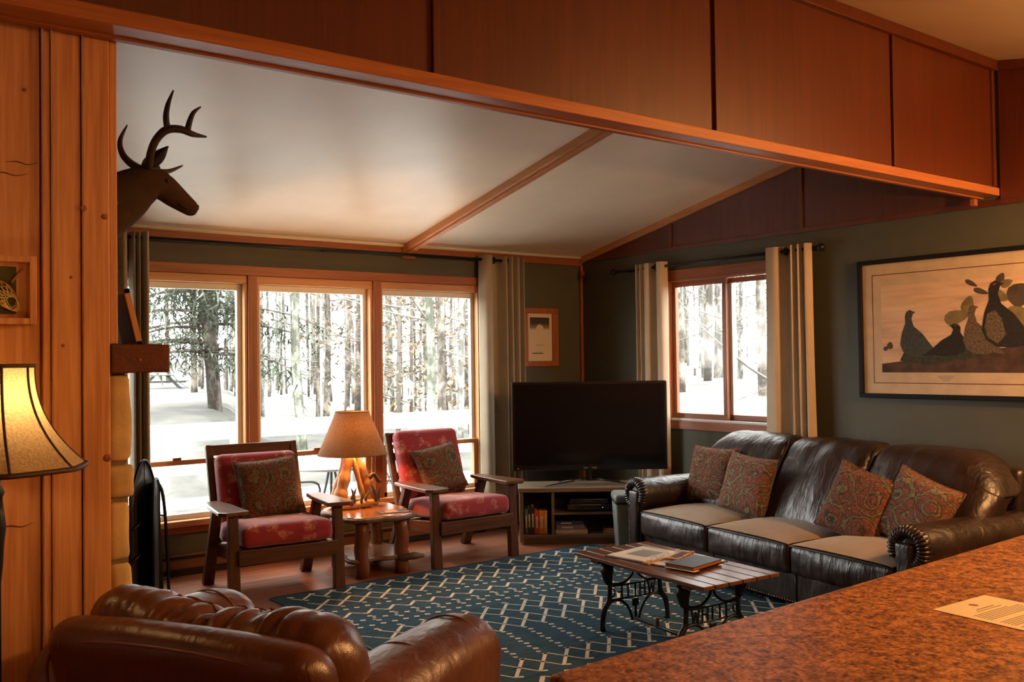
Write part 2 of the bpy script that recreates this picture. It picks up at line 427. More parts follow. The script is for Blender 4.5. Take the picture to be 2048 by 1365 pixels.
def T(name, label, cat, loc=(0, 0, 0), rz=0, group=None):
    o = bpy.data.objects.new(name, None); COL.objects.link(o); o.empty_display_size = .1
    o.location = loc; o.rotation_euler = (0, 0, rz)
    return tag(o, label, cat, group)
def S(o, label=None):
    o['kind'] = 'structure'
    if label: o['label'] = label
    return o
def B(name, mat, b, parent=None, bevel=0, **k):
    return MB().box(*b).build(name, mat, parent, bevel=bevel, **k)
def arc(c, r, a0, a1, n, plane='xz', ry=None):
    out = []
    for i in range(n+1):
        a = R(a0+(a1-a0)*i/n); u = r*math.cos(a); w = (ry or r)*math.sin(a)
        out.append((c[0]+u, c[1], c[2]+w) if plane == 'xz' else (c[0]+u, c[1]+w, c[2]) if plane == 'xy' else (c[0], c[1]+u, c[2]+w))
    return out
def smooth_path(pts, k=6):
    pts = [Vector(p) for p in pts]; out = []
    for i in range(len(pts)-1):
        p0 = pts[max(i-1, 0)]; p1 = pts[i]; p2 = pts[i+1]; p3 = pts[min(i+2, len(pts)-1)]
        for j in range(k):
            t = j/k
            out.append(.5*((2*p1)+(p2-p0)*t+(2*p0-5*p1+4*p2-p3)*t*t+(3*p1-p0-3*p2+p3)*t**3))
    out.append(pts[-1]); return out
def lerp_list(vals, n):
    out = []
    for i in range(n):
        t = i/(n-1)*(len(vals)-1); k = min(int(t), len(vals)-2); out.append(vals[k]+(vals[k+1]-vals[k])*(t-k))
    return out

# ---------------------------------------------------------------- room shell
YB, XR = 6.8, 5.93
def zc(y): return 2.47 + .205*(YB-y)          # living room ceiling height
def zk(y): return 3.33 - .195*(2.83-y)        # kitchen ceiling height
# floor: sub floor + oak strips
fl = S(B('floor', 'floor', (-2.6, 6.1, -2.6, 6.95, -.12, -.012)), 'red brown hardwood floor')
pm = {}
y = 2.98; row = 0
while y < YB-.001:
    w = min(.088, YB-y)
    off = random.uniform(.6, 2.4); xs = [.74]
    x = .74+off
    while x < XR-.4: xs.append(x); x += random.uniform(1.5, 2.3)
    xs.append(XR)
    for a, b in zip(xs, xs[1:]):
        B('plank', 'floor', (a+.0008, b-.0008, y+.0008, y+w-.0008, -.012, 0), fl)
    y += w; row += 1
B('kitchen_floor', 'floor', (-2.6, 5.93, -2.6, 2.98, -.012, 0), fl)

# back wall with window opening
WX0, WX1, WZ0, WZ1 = 1.59, 4.765, .385, 2.16
mb = MB()
mb.box(.5, WX0, YB, YB+.15, -.1, 3.0); mb.box(WX1, XR+.3, YB, YB+.15, -.1, 3.0)
mb.box(WX0, WX1, YB, YB+.15, -.1, WZ0); mb.box(WX0, WX1, YB, YB+.15, WZ1, 3.0)
wb = S(mb.build('wall_back', 'green'), 'olive green back wall around the wide window')
# right wall with window opening
RY0, RY1, RZ0, RZ1 = 4.50, 5.64, .985, 2.16
mb = MB()
mb.box(XR, XR+.06, -2.6, RY0, -.1, 3.6); mb.box(XR, XR+.06, RY1, YB+.15, -.1, 3.6)
mb.box(XR, XR+.06, RY0, RY1, -.1, RZ0); mb.box(XR, XR+.06, RY0, RY1, RZ1, 3.6)
wr = S(mb.build('wall_right', 'green'), 'olive green side wall behind the sofa')
# gable panelling on the right wall above 2.43
def gable_panel(y0, y1):
    f = zc if y0 > 2.88 else zk
    z0 = 2.445
    poly = [(y0, z0), (y1, z0), (y1, min(f(y1), 3.33)), (y0, min(f(y0), 3.33))]
    X = Matrix(((0, 0, 1, 0), (1, 0, 0, 0), (0, 1, 0, 0), (0, 0, 0, 1)))
    MB().prism(poly, XR-.012, XR, X).build('gable_panel', 'panel', wr)
gy = [6.795, 5.60, 4.27, 2.95]
for a, b in zip(gy, gy[1:]): gable_panel(b+.008, a-.008)
gy = [2.82, 1.5, .2, -1.1, -2.5]
for a, b in zip(gy, gy[1:]): gable_panel(b+.008, a-.008)
for yb_ in (5.60, 4.27): B('gable_batten', 'batten', (XR-.026, XR, yb_-.014, yb_+.014, 2.445, zc(yb_)), wr)
for yb_ in (1.5, .2, -1.1): B('gable_batten', 'batten', (XR-.026, XR, yb_-.014, yb_+.014, 2.445, zk(yb_)), wr)
B('gable_base_trim', 'panel', (XR-.02, XR, -2.5, YB, 2.425, 2.46), wr, .003)
# sloping ceiling trim on the gable
mb = MB(); mb.bar((XR-.018, YB, zc(YB)-.03), (XR-.018, 2.9, zc(2.9)-.03), .036, .055)
mb.build('gable_rake_trim', 'fir_y', wr)
mb = MB(); mb.bar((XR-.018, 2.82, zk(2.82)-.03), (XR-.018, -2.5, zk(-2.5)-.03), .036, .055)
mb.build('gable_rake_trim', 'panel', wr)
# left walls and kitchen walls (outside the picture)
S(B('wall_left', 'green', (.5, .695, 3.06, YB, -.1, 3.4)), 'plain living room side wall behind the chimney')
S(B('wall_kitchen_left', 'pine', (-2.75, -2.6, -2.6, 2.97, -.1, 3.5)), 'kitchen side wall')
S(B('wall_kitchen_rear', 'pine', (-2.75, 6.1, -2.75, -2.6, -.1, 3.5)), 'kitchen wall behind the viewer')
# ceilings
def slab(name, mat, y0, z0, y1, z1, x0, x1, t=.1):
    v = [(x0, y0, z0), (x1, y0, z0), (x1, y1, z1), (x0, y1, z1)]
    v += [(a, b, c+t) for a, b, c in v]
    return S(MB().add(v, [(3, 2, 1, 0), (4, 5, 6, 7), (0, 1, 5, 4), (1, 2, 6, 5), (2, 3, 7, 6), (3, 0, 4, 7)]).build(name, mat))
cl = slab('ceiling', 'ceiling', 2.83, zc(2.83), YB+.15, zc(YB+.15), .5, XR+.15)
cl['label'] = 'pale sloping living room ceiling'
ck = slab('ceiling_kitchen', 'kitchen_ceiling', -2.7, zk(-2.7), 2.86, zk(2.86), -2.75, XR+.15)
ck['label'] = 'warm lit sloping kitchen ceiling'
# small ceiling beam / rafter trim
mb = MB(); mb.bar((4.0, YB-.01, zc(YB)-.025), (4.0, 2.95, zc(2.95)-.025), .105, .06)
rb = S(mb.build('trim_rafter', 'fir_y', bevel=.006), 'fir batten running up the sloping ceiling')
mb = MB(); mb.bar((4.0, YB-.02, zc(YB)-.058), (4.0, 2.95, zc(2.95)-.058), .05, .02); mb.build('rafter_edge', 'fir_y', rb, bevel=.003)
B('rafter_end_block', 'trim', (3.94, 4.06, 6.76, 6.80, 2.36, 2.42), rb, .004)
# ceiling edge board along the back wall + crown strip
S(B('trim_back_ceiling', 'trim', (.74, XR, YB-.022, YB, 2.395, 2.462), bevel=.003), 'red brown board where back wall meets ceiling')
S(MB().tube([(.74, YB-.03, 2.468), (XR, YB-.03, 2.468)], .013, 8).build('trim_cove', 'ceiling', smooth=True), 'pale cove strip above the back wall board')
S(B('trim_corner', 'trim_z', (XR-.028, XR, YB-.035, YB, 0, 2.40), bevel=.004), 'red brown corner post between the two walls')
B('corner_block', 'trim_z', (XR-.04, XR-.002, YB-.06, YB-.036, 2.27, 2.345), bpy.data.objects['trim_corner'], .003)
# baseboards
S(B('baseboard_right', 'trim_y', (XR-.015, XR, 2.9, YB-.03, 0, .09), bevel=.003), 'wooden baseboard on the side wall')

# header (ridge beam faced with plywood panels)
hd = S(B('wall_header', 'panel', (-2.6, XR-.012, 2.845, 2.915, 2.50, 3.34)), 'wide plywood faced header beam across the room')
bx = [-2.6, -1.22, .28, 1.775, 3.285, 4.745, XR-.05]
for a, b in zip(bx, bx[1:]):
    B('header_panel', 'panel', (a+.014, b-.014, 2.832, 2.846, 2.53, 3.30), hd)
    B('header_panel', 'panel', (a+.014, b-.014, 2.914, 2.926, 2.53, 3.26), hd)
for x in bx[1:-1]:
    B('header_groove', 'batten', (x-.016, x+.004, 2.836, 2.848, 2.53, 3.30), hd)
    B('header_batten', 'panel', (x+.002, x+.030, 2.818, 2.846, 2.53, 3.30), hd, .003)
B('header_end_batten', 'panel', (XR-.075, XR-.045, 2.815, 2.846, 2.535, 3.27), hd, .003)
B('header_edge', 'panel_trim', (-2.6, XR-.014, 2.815, 2.935, 2.482, 2.531), hd, .004)
B('header_lip', 'trim', (-2.6, XR-.014, 2.915, 2.945, 2.474, 2.498), hd, .003)
mb = MB(); mb.box(-2.6, XR-.014, 2.80, 2.846, 3.262, 3.325); mb.build('header_top_trim', 'panel', hd, bevel=.004)
B('header_bracket', 'trim', (XR-.10, XR-.06, 2.93, 2.96, 2.43, 2.474), hd, .003)

# pine partition wall on the left
wp = S(B('wall_partition', 'pine', (-2.6, .70, 3.0, 3.055, 0, 3.2)), 'knotty pine board wall at the left')
px = [-2.6, -2.2, -1.86, -1.5, -1.16, -.8, -.44, -.12, .19, .531]
for a, b in zip(px, px[1:]): B('pine_board', 'pine', (a+.003, b-.003, 2.985, 3.0, 0, 2.97), wp, .003)
B('pine_post', 'pine', (.533, .553, 2.968, 3.0, 0, 2.97), wp, .003)
B('pine_post', 'pine', (.555, .634, 2.962, 3.0, 0, 2.97), wp, .004)
B('pine_post', 'pine', (.637, .713, 2.955, 3.05, 0, 2.97), wp, .004)
B('pine_post', 'pine', (.714, .737, 2.965, 3.055, 1.5645, 2.97), wp, .003)
for i, (x, z, r) in enumerate(((.640, 1.965, .0062), (.698, 1.945, .006), (.703, 1.225, .0075), (.585, 1.56, .003), (.607, 1.76, .003), (.49, 2.30, .004))):
    yy = 2.954 if x > .637 else 2.961 if x > .555 else 2.984
    MB().lathe([(r*1.5, 0), (r*1.2, .0012), (r*.4, .0016)], 14).build('wood_knot', 'trim_z', wp, True, loc=(x, yy, z), rot=(R(90), 0, 0))

for (x0, x1, z) in ((.44, .525, 2.085), (.40, .50, 2.05), (.42, .51, 1.045)):
    MB().tube(smooth_path([(x0, 2.9845, z), ((x0*2+x1)/3, 2.9843, z+.004), ((x0+2*x1)/3, 2.9843, z-.002), (x1, 2.9845, z+.008)], 4), lerp_list([.0004, .0022, .0016, .0004], 13), 6).build('bark_streak', 'batten', wp, True)

# ---------------------------------------------------------------- window 1 (three units, back wall)
w1 = bpy.data.objects.new('window_1', None); COL.objects.link(w1); S(w1, 'wide three part wooden window in the back wall'); w1.location = (0, YB, 0)
def W1(name, mat, b, bevel=.003): return B(name, mat, b, w1, bevel)
W1('head_casing', 'trim', (1.50, 4.775, -.022, 0, 2.162, 2.232))
W1('side_casing', 'trim_z', (1.50, 1.565, -.022, 0, .30, 2.16)); W1('side_casing', 'trim_z', (4.735, 4.768, -.022, 0, .30, 2.16))
W1('sill', 'fir', (1.50, 4.78, -.06, .06, .345, .387)); W1('apron', 'trim', (1.52, 4.765, -.018, 0, .292, .345))
W1('mullion', 'trim_z', (2.612, 2.682, -.022, .12, .387, 2.162)); W1('mullion', 'trim_z', (3.668, 3.738, -.022, .12, .387, 2.162))
units = [(1.565, 2.612), (2.682, 3.668), (3.738, 4.735)]
for (a, b) in units:
    W1('jamb_head', 'fir', (a, b, -.005, .12, 2.10, 2.16)); W1('jamb_side', 'fir_z', (a, a+.022, -.005, .12, .387, 2.10)); W1('jamb_side', 'fir_z', (b-.022, b, -.005, .12, .387, 2.10))
    a += .022; b -= .022
    # upper sash (fixed, further out)
    W1('sash_rail', 'vinyl', (a, b, .06, .10, 2.052, 2.10)); W1('sash_stile', 'vinyl', (a, a+.035, .06, .10, .79, 2.052)); W1('sash_stile', 'vinyl', (b-.035, b, .06, .10, .79, 2.052))
    W1('meeting_rail', 'fir', (a, b, .02, .10, .775, .812))
    W1('sash_lock', 'trim', ((a+b)/2-.03, (a+b)/2+.03, .0, .03, .812, .832))
    # lower sash
    W1('sash_stile', 'fir_z', (a, a+.04, .02, .058, .387, .775)); W1('sash_stile', 'fir_z', (b-.04, b, .02, .058, .387, .775)); W1('sash_rail', 'vinyl', (a, b, .02, .058, .387, .425))
    W1('pane', 'glass', (a+.03, b-.03, .080, .084, .80, 2.06), 0); W1('pane', 'glass', (a+.03, b-.03, .038, .042, .41, .78), 0)
# window 2 (slider, right wall)
w2 = bpy.data.objects.new('window_2', None); COL.objects.link(w2); S(w2, 'wooden sliding window in the side wall'); w2.location = (XR, 0, 0)
def W2(name, mat, b, bevel=.003): return B(name, mat, b, w2, bevel)
W2('head_casing', 'trim_y', (-.022, 0, 4.42, 5.66, 2.16, 2.25)); W2('side_casing', 'trim_z', (-.022, 0, 5.63, 5.665, .90, 2.16)); W2('side_casing', 'trim_z', (-.022, 0, 4.43, 4.50, .90, 2.16))
W2('apron', 'trim_y', (-.022, 0, 4.42, 5.665, .893, .965)); W2('sill', 'vinyl', (-.012, .05, 4.50, 5.64, .965, .985))
W2('jamb_head', 'fir_y', (-.004, .05, 4.50, 5.64, 2.148, 2.162))
for y0, y1, dx, m in ((5.03, 5.62, .01, 'trim_y'), (4.50, 5.075, .055, 'trim_y')):
    W2('sash_rail', m, (dx, dx+.035, y0, y1, 2.105, 2.148)); W2('sash_rail', m, (dx, dx+.035, y0, y1, .985, 1.03))
    W2('sash_stile', 'trim_z', (dx, dx+.035, y1-.038, y1, 1.03, 2.105)); W2('sash_stile', 'trim_z', (dx, dx+.035, y0, y0+.04, 1.03, 2.105))
    W2('pane', 'glass', (dx+.016, dx+.020, y0+.035, y1-.033, 1.02, 2.115), 0)
W2('sash_liner', 'vinyl', (.05, .10, 5.0, 5.028, 1.03, 2.105))
W2('jamb_side', 'trim_z', (-.004, .05, 5.622, 5.64, .985, 2.148)); W2('jamb_side', 'trim_z', (-.004, .05, 4.50, 4.515, .985, 2.148))

# ---------------------------------------------------------------- outside: ground, deck, rail, furniture, woods
def sst(a, b, v):
    t = max(0, min(1, (v-a)/(b-a))); return t*t*(3-2*t)
def gz(x, y):
    d = math.hypot(x, y); a = math.degrees(math.atan2(x, max(y, .01)))
    n_ = .10*noise.noise(Vector((x*.25, y*.25, 0))) + .04*noise.noise(Vector((x*.8, y*.8, 3)))
    z = -.55 + (1.33-.62*sst(19.5, 22, a))*sst(9.5, 17, d) + .012*max(0, d-17)
    bank = -.45 + 1.32*sst(6.3, 7.5, x) + .02*max(0, x-7.5)      # ground rises outside the side window
    z = max(z, z+(bank-z)*sst(40, 44.5, a))
    return z + n_*sst(7, 12, d)
mb = MB()
def gf(u, v):
    x = -22+u*82; y = -6+v*82
    return (x, y, gz(x, y) if not (-4 < x < 6.3 and y < 9.6) else -1.2)
mb.grid(gf, 165, 165)
S(mb.build('ground', 'snow', smooth=True), 'pale overexposed ground outside')
dk = S(B('deck', 'deck', (-.5, 7.2, 6.96, 9.2, -.22, -.16)), 'pale wooden deck outside the window')
for k in range(16):
    B('deck_board', 'deck', (-.5, 7.2, 6.965+k*.14, 6.965+k*.14+.134, -.16, -.135), dk)
rl = T('deck_railing', 'white painted deck railing outside the wide window', 'railing', (0, 9.05, -.135))
for x in (-.45, .95, 2.35, 3.35, 4.55, 5.85, 7.15): B('rail_post', 'white_paint', (x-.045, x+.045, -.045, .045, 0, 1.02), rl)
B('rail_cap', 'white_paint', (-.5, 7.2, -.09, .09, 1.02, 1.06), rl)
for z0, z1 in ((.90, 1.02), (.58, .68), (.26, .36)): B('rail_board', 'white_paint', (-.45, 7.15, -.065, -.045, z0, z1), rl)
rl2 = T('deck_railing', 'white deck railing closing the right end of the deck', 'railing', (7.1, 6.98, -.135))
for y in (.05, 1.05): B('rail_post', 'white_paint', (-.045, .045, y-.045, y+.045, 0, 1.02), rl2)
B('rail_cap', 'white_paint', (-.08, .08, 0, 1.96, 1.02, 1.06), rl2)
for z0, z1 in ((.90, 1.02), (.58, .68), (.26, .36)): B('rail_board', 'white_paint', (-.065, -.045, 0, 1.96, z0, z1), rl2)
# patio table + chairs (thin grey metal)
PM = plain('grey_patio_metal', (.04, .045, .045), .5, .3, .1)
PT = plain('frosted_patio_top', (.20, .21, .21), .4, 0, .05)
pt = T('patio_table', 'round pale metal patio table on the deck', 'table', (3.75, 7.75, -.135))
MB().lathe([(.46, .70), (.48, .705), (.48, .72), (.46, .725)], 32).build('table_top', PT, pt, True)
for k in range(3):
    a = 2*PI*k/3; MB().tube(smooth_path([(.02*math.cos(a), .02*math.sin(a), .70), (.12*math.cos(a), .12*math.sin(a), .35), (.36*math.cos(a), .36*math.sin(a), 0)], 4), .012, 8).build('leg', PM, pt, True)
def patio_chair(loc, rz, label):
    t = T('patio_chair', label, 'chair', loc, rz, 'metal patio chairs')
    MB().tube(smooth_path([(-.22, -.22, 0), (-.22, -.2, .42), (-.22, .2, .44), (-.22, .26, .85), (0, .27, .92), (.22, .26, .85), (.22, .2, .44), (.22, -.2, .42), (.22, -.22, 0)], 4), .011, 8).build('frame', PM, t, True)
    m = MB()
    for k in range(9):
        x = -.2+.05*k; m.tube([(x, -.2, .43), (x, .2, .44)], .004, 5)
    m.build('seat_mesh', PM, t, True)
    for k in range(-3, 4):
        for sgn in (-1, 1):
            x = k*.07
            x2 = max(-.21, min(.21, x+sgn*.16))
            MB().tube([(x, .205, .46), (x2, .26, .86)], .004, 5).build('back_lattice', PM, t, True)
    for x in (-.22, .22):
        MB().tube([(x, .2, .44), (x*1.05, .3, 0)], .011, 8).build('rear_leg', PM, t, True)
        MB().tube(smooth_path([(x, .25, .62), (x*1.08, .0, .64), (x*1.05, -.2, .6), (x, -.21, .42)], 4), .010, 8).build('arm', PM, t, True)
patio_chair((4.75, 8.1, -.135), R(-75), 'lattice back metal patio chair seen through the right pane')
patio_chair((3.2, 7.55, -.135), R(100), 'metal patio chair just outside behind the driftwood lamp')
patio_chair((4.2, 7.5, -.135), R(-20), 'metal patio chair behind the right red armchair')

def branchy(m, p, d, L, r, depth, spread=.8):
    p = Vector(p); d = Vector(d).normalized(); pts = [p]; rr = [r]
    k = 4
    for i in range(k):
        d = (d + Vector((random.uniform(-.25, .25), random.uniform(-.25, .25), random.uniform(-.12, .22)))).normalized()
        p = p + d*L/k; pts.append(p); rr.append(r*(1-.75*(i+1)/k))
    m.tube(pts, rr, 4 if depth < 2 else 5, False)
    if depth:
        for i in range(2+depth):
            q = pts[random.randint(1, k)]
            e = (d + Vector((random.uniform(-1, 1), random.uniform(-1, 1), random.uniform(-.5, .7)))*spread).normalized()
            branchy(m, q, e, L*random.uniform(.4, .65), r*.5, depth-1, spread)
def tree(x, y, h, r, mat, label, lean=(0, 0), nb=6, z0=2.0, depth=1, bl=1.8, group='bare trees in the wood'):
    z = gz(x, y)-.1
    t = T('bare_tree', label, 'tree', (x, y, z), 0, group)
    pts = [(lean[0]*k/6*h+random.uniform(-.05, .05)*(k > 0), lean[1]*k/6*h+random.uniform(-.05, .05)*(k > 0), h*k/6) for k in range(7)]
    MB().tube(smooth_path(pts, 3), lerp_list([r*1.25, r, r*.92, r*.85, r*.75, r*.6, r*.45], 19), 10).build('trunk', mat, t, True)
    m = MB()
    for k in range(nb):
        f = random.uniform(z0/h, .95); b = Vector((lean[0]*f*h, lean[1]*f*h, f*h)); a = random.uniform(0, 2*PI)
        branchy(m, b, (math.cos(a), math.sin(a), random.uniform(-.1, .5)), random.uniform(.5, 1)*bl, max(.016, r*.25), depth)
    if nb: m.build('branches', 'twig' if mat != 'birch' else 'birch', t, True)
    return t
FX, FY = .599, .80
# nearer individual trees, set by direction (azimuth from +Y towards +X) and distance
def az(deg, d): return (d*math.sin(R(deg)), d*math.cos(R(deg)))
spec = [ # az, dist, height, radius, mat, lean, label
 (24.2, 15.0, 11, .20, 'lichen', (-.03, 0), 'lichen spotted trunk leaning slightly left in the middle pane'),
 (25.5, 19.0, 12, .17, 'trunk', (.02, 0), 'grey bare tree rising from the white rail in the middle pane'),
 (21.8, 22.0, 12, .16, 'birch', (0, 0), 'white birch at the left of the middle pane'),
 (27.4, 24.0, 13, .20, 'trunk', (.01, 0), 'brown trunk near the right edge of the middle pane'),
 (31.6, 13.0, 11, .17, 'lichen', (.005, 0), 'thick lichen spotted trunk in the right pane'),
 (32.5, 14.5, 12, .17, 'trunk', (.01, 0), 'reddish brown trunk beside the lichen trunk in the right pane'),
 (33.6, 15.0, 11, .13, 'birch', (.05, 0), 'slanting white birch in the right pane'),
 (34.6, 21.0, 12, .15, 'trunk', (0, 0), 'thin grey tree at the right edge of the right pane'),
 (47.0, 15.0, 11, .20, 'trunk', (.0, 0), 'dark trunk at the left of the side window'),
 (48.6, 19.0, 12, .20, 'trunk', (.01, 0), 'grey trunk left of centre in the side window'),
 (50.5, 21.0, 12, .15, 'birch', (0, 0), 'white birch trunk beside the side window stile'),
 (51.8, 14.0, 11, .17, 'trunk', (.0, .01), 'dark trunk just right of the side window stile'),
 (53.4, 10.5, 9, .15, 'birch', (.03, -.02), 'speckled birch close outside the side window'),
]
for (a, d, h, r, mt, ln, lb) in spec:
    x, y = az(a, d); tree(x, y, h, r*.34, mt, lb, ln, 26, 1.6, 2, 2.6 if d > 12 else 1.1, 'single trees near the house')
# low arching sapling branch in front of the side window
x, y = az(53.6, 9.9); ar = T('arching_branch', 'bare arching branch crossing the side window view', 'branch', (x, y, gz(x, y)))
MB().tube(smooth_path([(.06, -.10, -.05), (.0, .0, .22), (-.10, .16, .36), (-.28, .42, .58), (-.50, .80, .98), (-.66, 1.15, 1.45)], 5), lerp_list([.024, .020, .017, .014, .010, .006], 26), 6).build('limb', 'twig', ar, True)
m = MB()
for k in range(16): branchy(m, (-.04-.56*k/16, .08+1.0*k/16, .3+1.1*k/16), (random.uniform(-.1, 1), random.uniform(-1, 1), random.uniform(-.3, .8)), .8, .007, 1)
m.build('twigs', 'twig', ar, True)
# the wood behind
n = 0
for i in range(235):
    a = random.uniform(12, 60); d = random.uniform(20, 46)
    if a < 19.5 and random.random() < .75: continue
    x, y = az(a, d)
    mt = random.choice(['trunk', 'trunk', 'birch', 'birch', 'lichen'])
    tree(x, y, random.uniform(11, 16), random.uniform(.025, .07), mt, {'trunk': 'slim grey brown trunk in the hazy wood behind', 'birch': 'slim pale birch trunk in the hazy wood behind', 'lichen': 'slim greenish lichen trunk in the hazy wood behind'}[mt], (random.uniform(-.03, .03), 0), 11, .8, 1, 2.6, 'trunks of the far wood')
# pine tree in the left pane
x, y = az(18.3, 17); z = gz(x, y)
pn = T('pine_tree', 'drooping green pine filling the left window pane', 'tree', (x, y, z-.1))
MB().tube([(.28, 0, 0), (.12, 0, 2.4), (-.05, 0, 5), (-.15, 0, 9)], [.12, .105, .085, .04], 10).build('trunk', 'trunk', pn, True)
mb = MB(); ml = MB()
for k in range(95):
    zz = random.uniform(1.0, 7.0); a = random.uniform(0, 2*PI); L = random.uniform(1.3, 3.3)
    p = Vector((.05, 0, zz)); pts = [p]; d = Vector((math.cos(a), math.sin(a), .15))
    for s_ in range(6):
        d = (d + Vector((random.uniform(-.12, .12), random.uniform(-.12, .12), -.09))).normalized(); p = p+d*L/6; pts.append(p)
    mb.tube(pts, lerp_list([.03, .006], 7), 4, False)
    for q_ in range(230):
        i = random.randint(1, 6); c = pts[i-1].lerp(pts[i], random.random()) + Vector((random.gauss(0, .20), random.gauss(0, .20), random.gauss(-.10, .13)))
        e = Vector((random.uniform(-1, 1), random.uniform(-1, 1), random.uniform(-.7, .3))).normalized()*random.uniform(.14, .34)
        sd = e.cross(Vector((0, 0, 1))).normalized()*.020
        o = len(ml.v); ml.v += [tuple(c-sd), tuple(c+sd), tuple(c+e)]; ml.f.append((o, o+1, o+2))
mb.build('boughs', 'trunk', pn, True)
nd = ml.build('needles', 'needle', pn); nd['kind'] = 'stuff'
# beech scrub with pale leaves, right pane
for (a, d, hh) in ((29.8, 16, 5), (30.6, 21, 6), (34.2, 17, 4.5)):
    x, y = az(a, d)
    bt = T('leafy_beech', {16: 'young beech with pale leaves at the left of the right pane', 21: 'taller pale leaved beech behind the right pane', 17: 'low pale leaved beech at the right of the right pane'}[d], 'tree', (x, y, gz(x, y)-.1), 0, 'pale leaved beeches')
    m = MB(); ml = MB()
    m.tube([(0, 0, 0), (.05, 0, hh*.5), (0, .05, hh)], [.05, .035, .01], 6)
    for k in range(28): branchy(m, (0, 0, random.uniform(.8, hh)), (random.uniform(-1, 1), random.uniform(-1, 1), .25), 1.5, .014, 1)
    for k in range(1100):
        rr = random.uniform(.1, 1.7); aa = random.uniform(0, 2*PI); zz = random.uniform(.5, hh+.4)
        c = Vector((rr*math.cos(aa), rr*math.sin(aa), zz)); e = Vector((random.uniform(-1, 1), random.uniform(-1, 1), random.uniform(-1, 1))).normalized()*.06
        sd = e.cross(Vector((.3, .2, 1))).normalized()*.03
        o = len(ml.v); ml.v += [tuple(c-e), tuple(c+sd), tuple(c+e), tuple(c-sd)]; ml.f.append((o, o+1, o+2, o+3))
    m.build('stems', 'twig', bt, True); lf = ml.build('leaves', 'beech', bt); lf['kind'] = 'stuff'
# white lantern-like bird feeder seen in the right pane
x, y = az(30.45, 12.5)
bf = T('bird_house', 'small white bird house on a post in the right pane', 'bird house', (x, y, gz(x, y)))
g_ = 1.0-gz(x, y)
MB().tube([(0, 0, 0), (0, 0, g_)], .015, 8).build('post', 'twig', bf)
B('box', 'white_paint', (-.05, .05, -.045, .045, g_, g_+.20), bf, .004)
MB().prism([(-.07, 0), (.07, 0), (0, .05)], -.06, .06, Matrix(((1, 0, 0, 0), (0, 0, 1, 0), (0, 1, 0, g_+.20), (0, 0, 0, 1)))).build('roof', 'white_paint', bf)
for xx in (-.022, .022): MB().rbox((xx, -.046, g_+.10), (.010, .003, .05), .003, 1, rs=1).build('entry_hole', 'trunk', bf)
# small shed / parked boat shapes far left
x, y = az(16.2, 26)
sh = T('picnic_table', 'weathered picnic table on the far ground in the left pane', 'table', (x, y, gz(x, y)-.02), R(75)); sh.scale = (.8, .8, .5)
B('table_top', PM, (-.9, .9, -.38, .38, .72, .77), sh)
for yy in (-.68, .68): B('bench', PM, (-.9, .9, yy-.13, yy+.13, .42, .46), sh)
for xx in (-.6, .6):
    for s_ in (-1, 1): MB().bar((xx, .2*s_, .72), (xx, .62*s_, 0), .05, .09).build('leg', PM, sh)
    B('brace', PM, (xx-.02, xx+.02, -.75, .75, .36, .42), sh)

# ---------------------------------------------------------------- curtains and rods
def curtain(name, label, pts, zt, zb, mat, flare=0, axis='y', rod=None, group=None):
    """pts: plan polyline of the folded cloth (list of (x,y)); flare widens the bottom along axis"""
    pl = [Vector((p[0], p[1], 0)) for p in pts]
    sp = smooth_path(pl, 7); nz = 14
    cen = sum((p for p in sp), Vector())/len(sp)
    def fn(u, v):
        p = sp[round(u*(len(sp)-1))]; k = 1+flare*v*v
        q = p.copy(); w = .004*math.sin(9*v+u*20)*v
        if axis == 'y': q.y = cen.y+(p.y-cen.y)*k; q.x += w
        else: q.x = cen.x+(p.x-cen.x)*k; q.y += w
        return (q.x, q.y, zt+(zb-zt)*v)
    mb = MB().grid(fn, len(sp), nz)
    t = T(name, label, 'curtain', (cen.x, cen.y, zb), 0, group)
    ob = mb.build('cloth', mat, t, True, solid=.004); ob.location = (-cen.x, -cen.y, -zb)
    return t, cen
def folds(a0, a1, amp, n, base, axis='x', ph=1):
    out = []
    for i in range(2*n+1):
        s_ = a0+(a1-a0)*i/(2*n); o = base+amp*ph*(1 if i % 2 else -1)
        out.append((s_, o) if axis == 'x' else (o, s_))
    return out
# back window: rod + curtains
rd = T('curtain_rod', 'long dark rod above the wide back window', 'curtain rod', (0, 6.71, 2.385))
MB().tube([(1.35, 0, 0), (4.96, 0, .004)], .013, 12).build('rod', 'black_metal', rd, True)
for x in (1.45, 3.2, 4.62):
    MB().tube([(x, .09, 0), (x, .0, -.012)], .007, 8).build('bracket', 'black_metal', rd, True)
MB().lathe([(.013, 0), (.024, .006), (.026, .02), (.015, .035)], 14).build('finial', 'black_metal', rd, True, loc=(4.955, 0, .004), rot=(0, R(90), 0))
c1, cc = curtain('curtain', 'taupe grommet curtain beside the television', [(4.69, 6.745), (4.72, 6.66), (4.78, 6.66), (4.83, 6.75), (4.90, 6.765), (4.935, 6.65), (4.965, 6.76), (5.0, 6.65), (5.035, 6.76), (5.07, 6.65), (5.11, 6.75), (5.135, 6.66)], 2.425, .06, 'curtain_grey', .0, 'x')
for x in (4.775, 4.83):
    MB().tube(arc((0, 0, 0), .026, 0, 360, 16, 'yz')[:-1], .006, 8, closed=True).build('grommet', 'black_metal', c1, True, loc=(x-cc.x, 6.71-cc.y, 2.385-.06))
c2, cc = curtain('curtain', 'dark taupe curtain behind the mantel at the left', [(1.755, 6.76), (1.765, 6.65), (1.785, 6.75), (1.80, 6.65), (1.82, 6.75), (1.835, 6.64), (1.855, 6.64), (1.862, 6.70)], 2.42, .06, 'curtain_grey', .02, 'x')
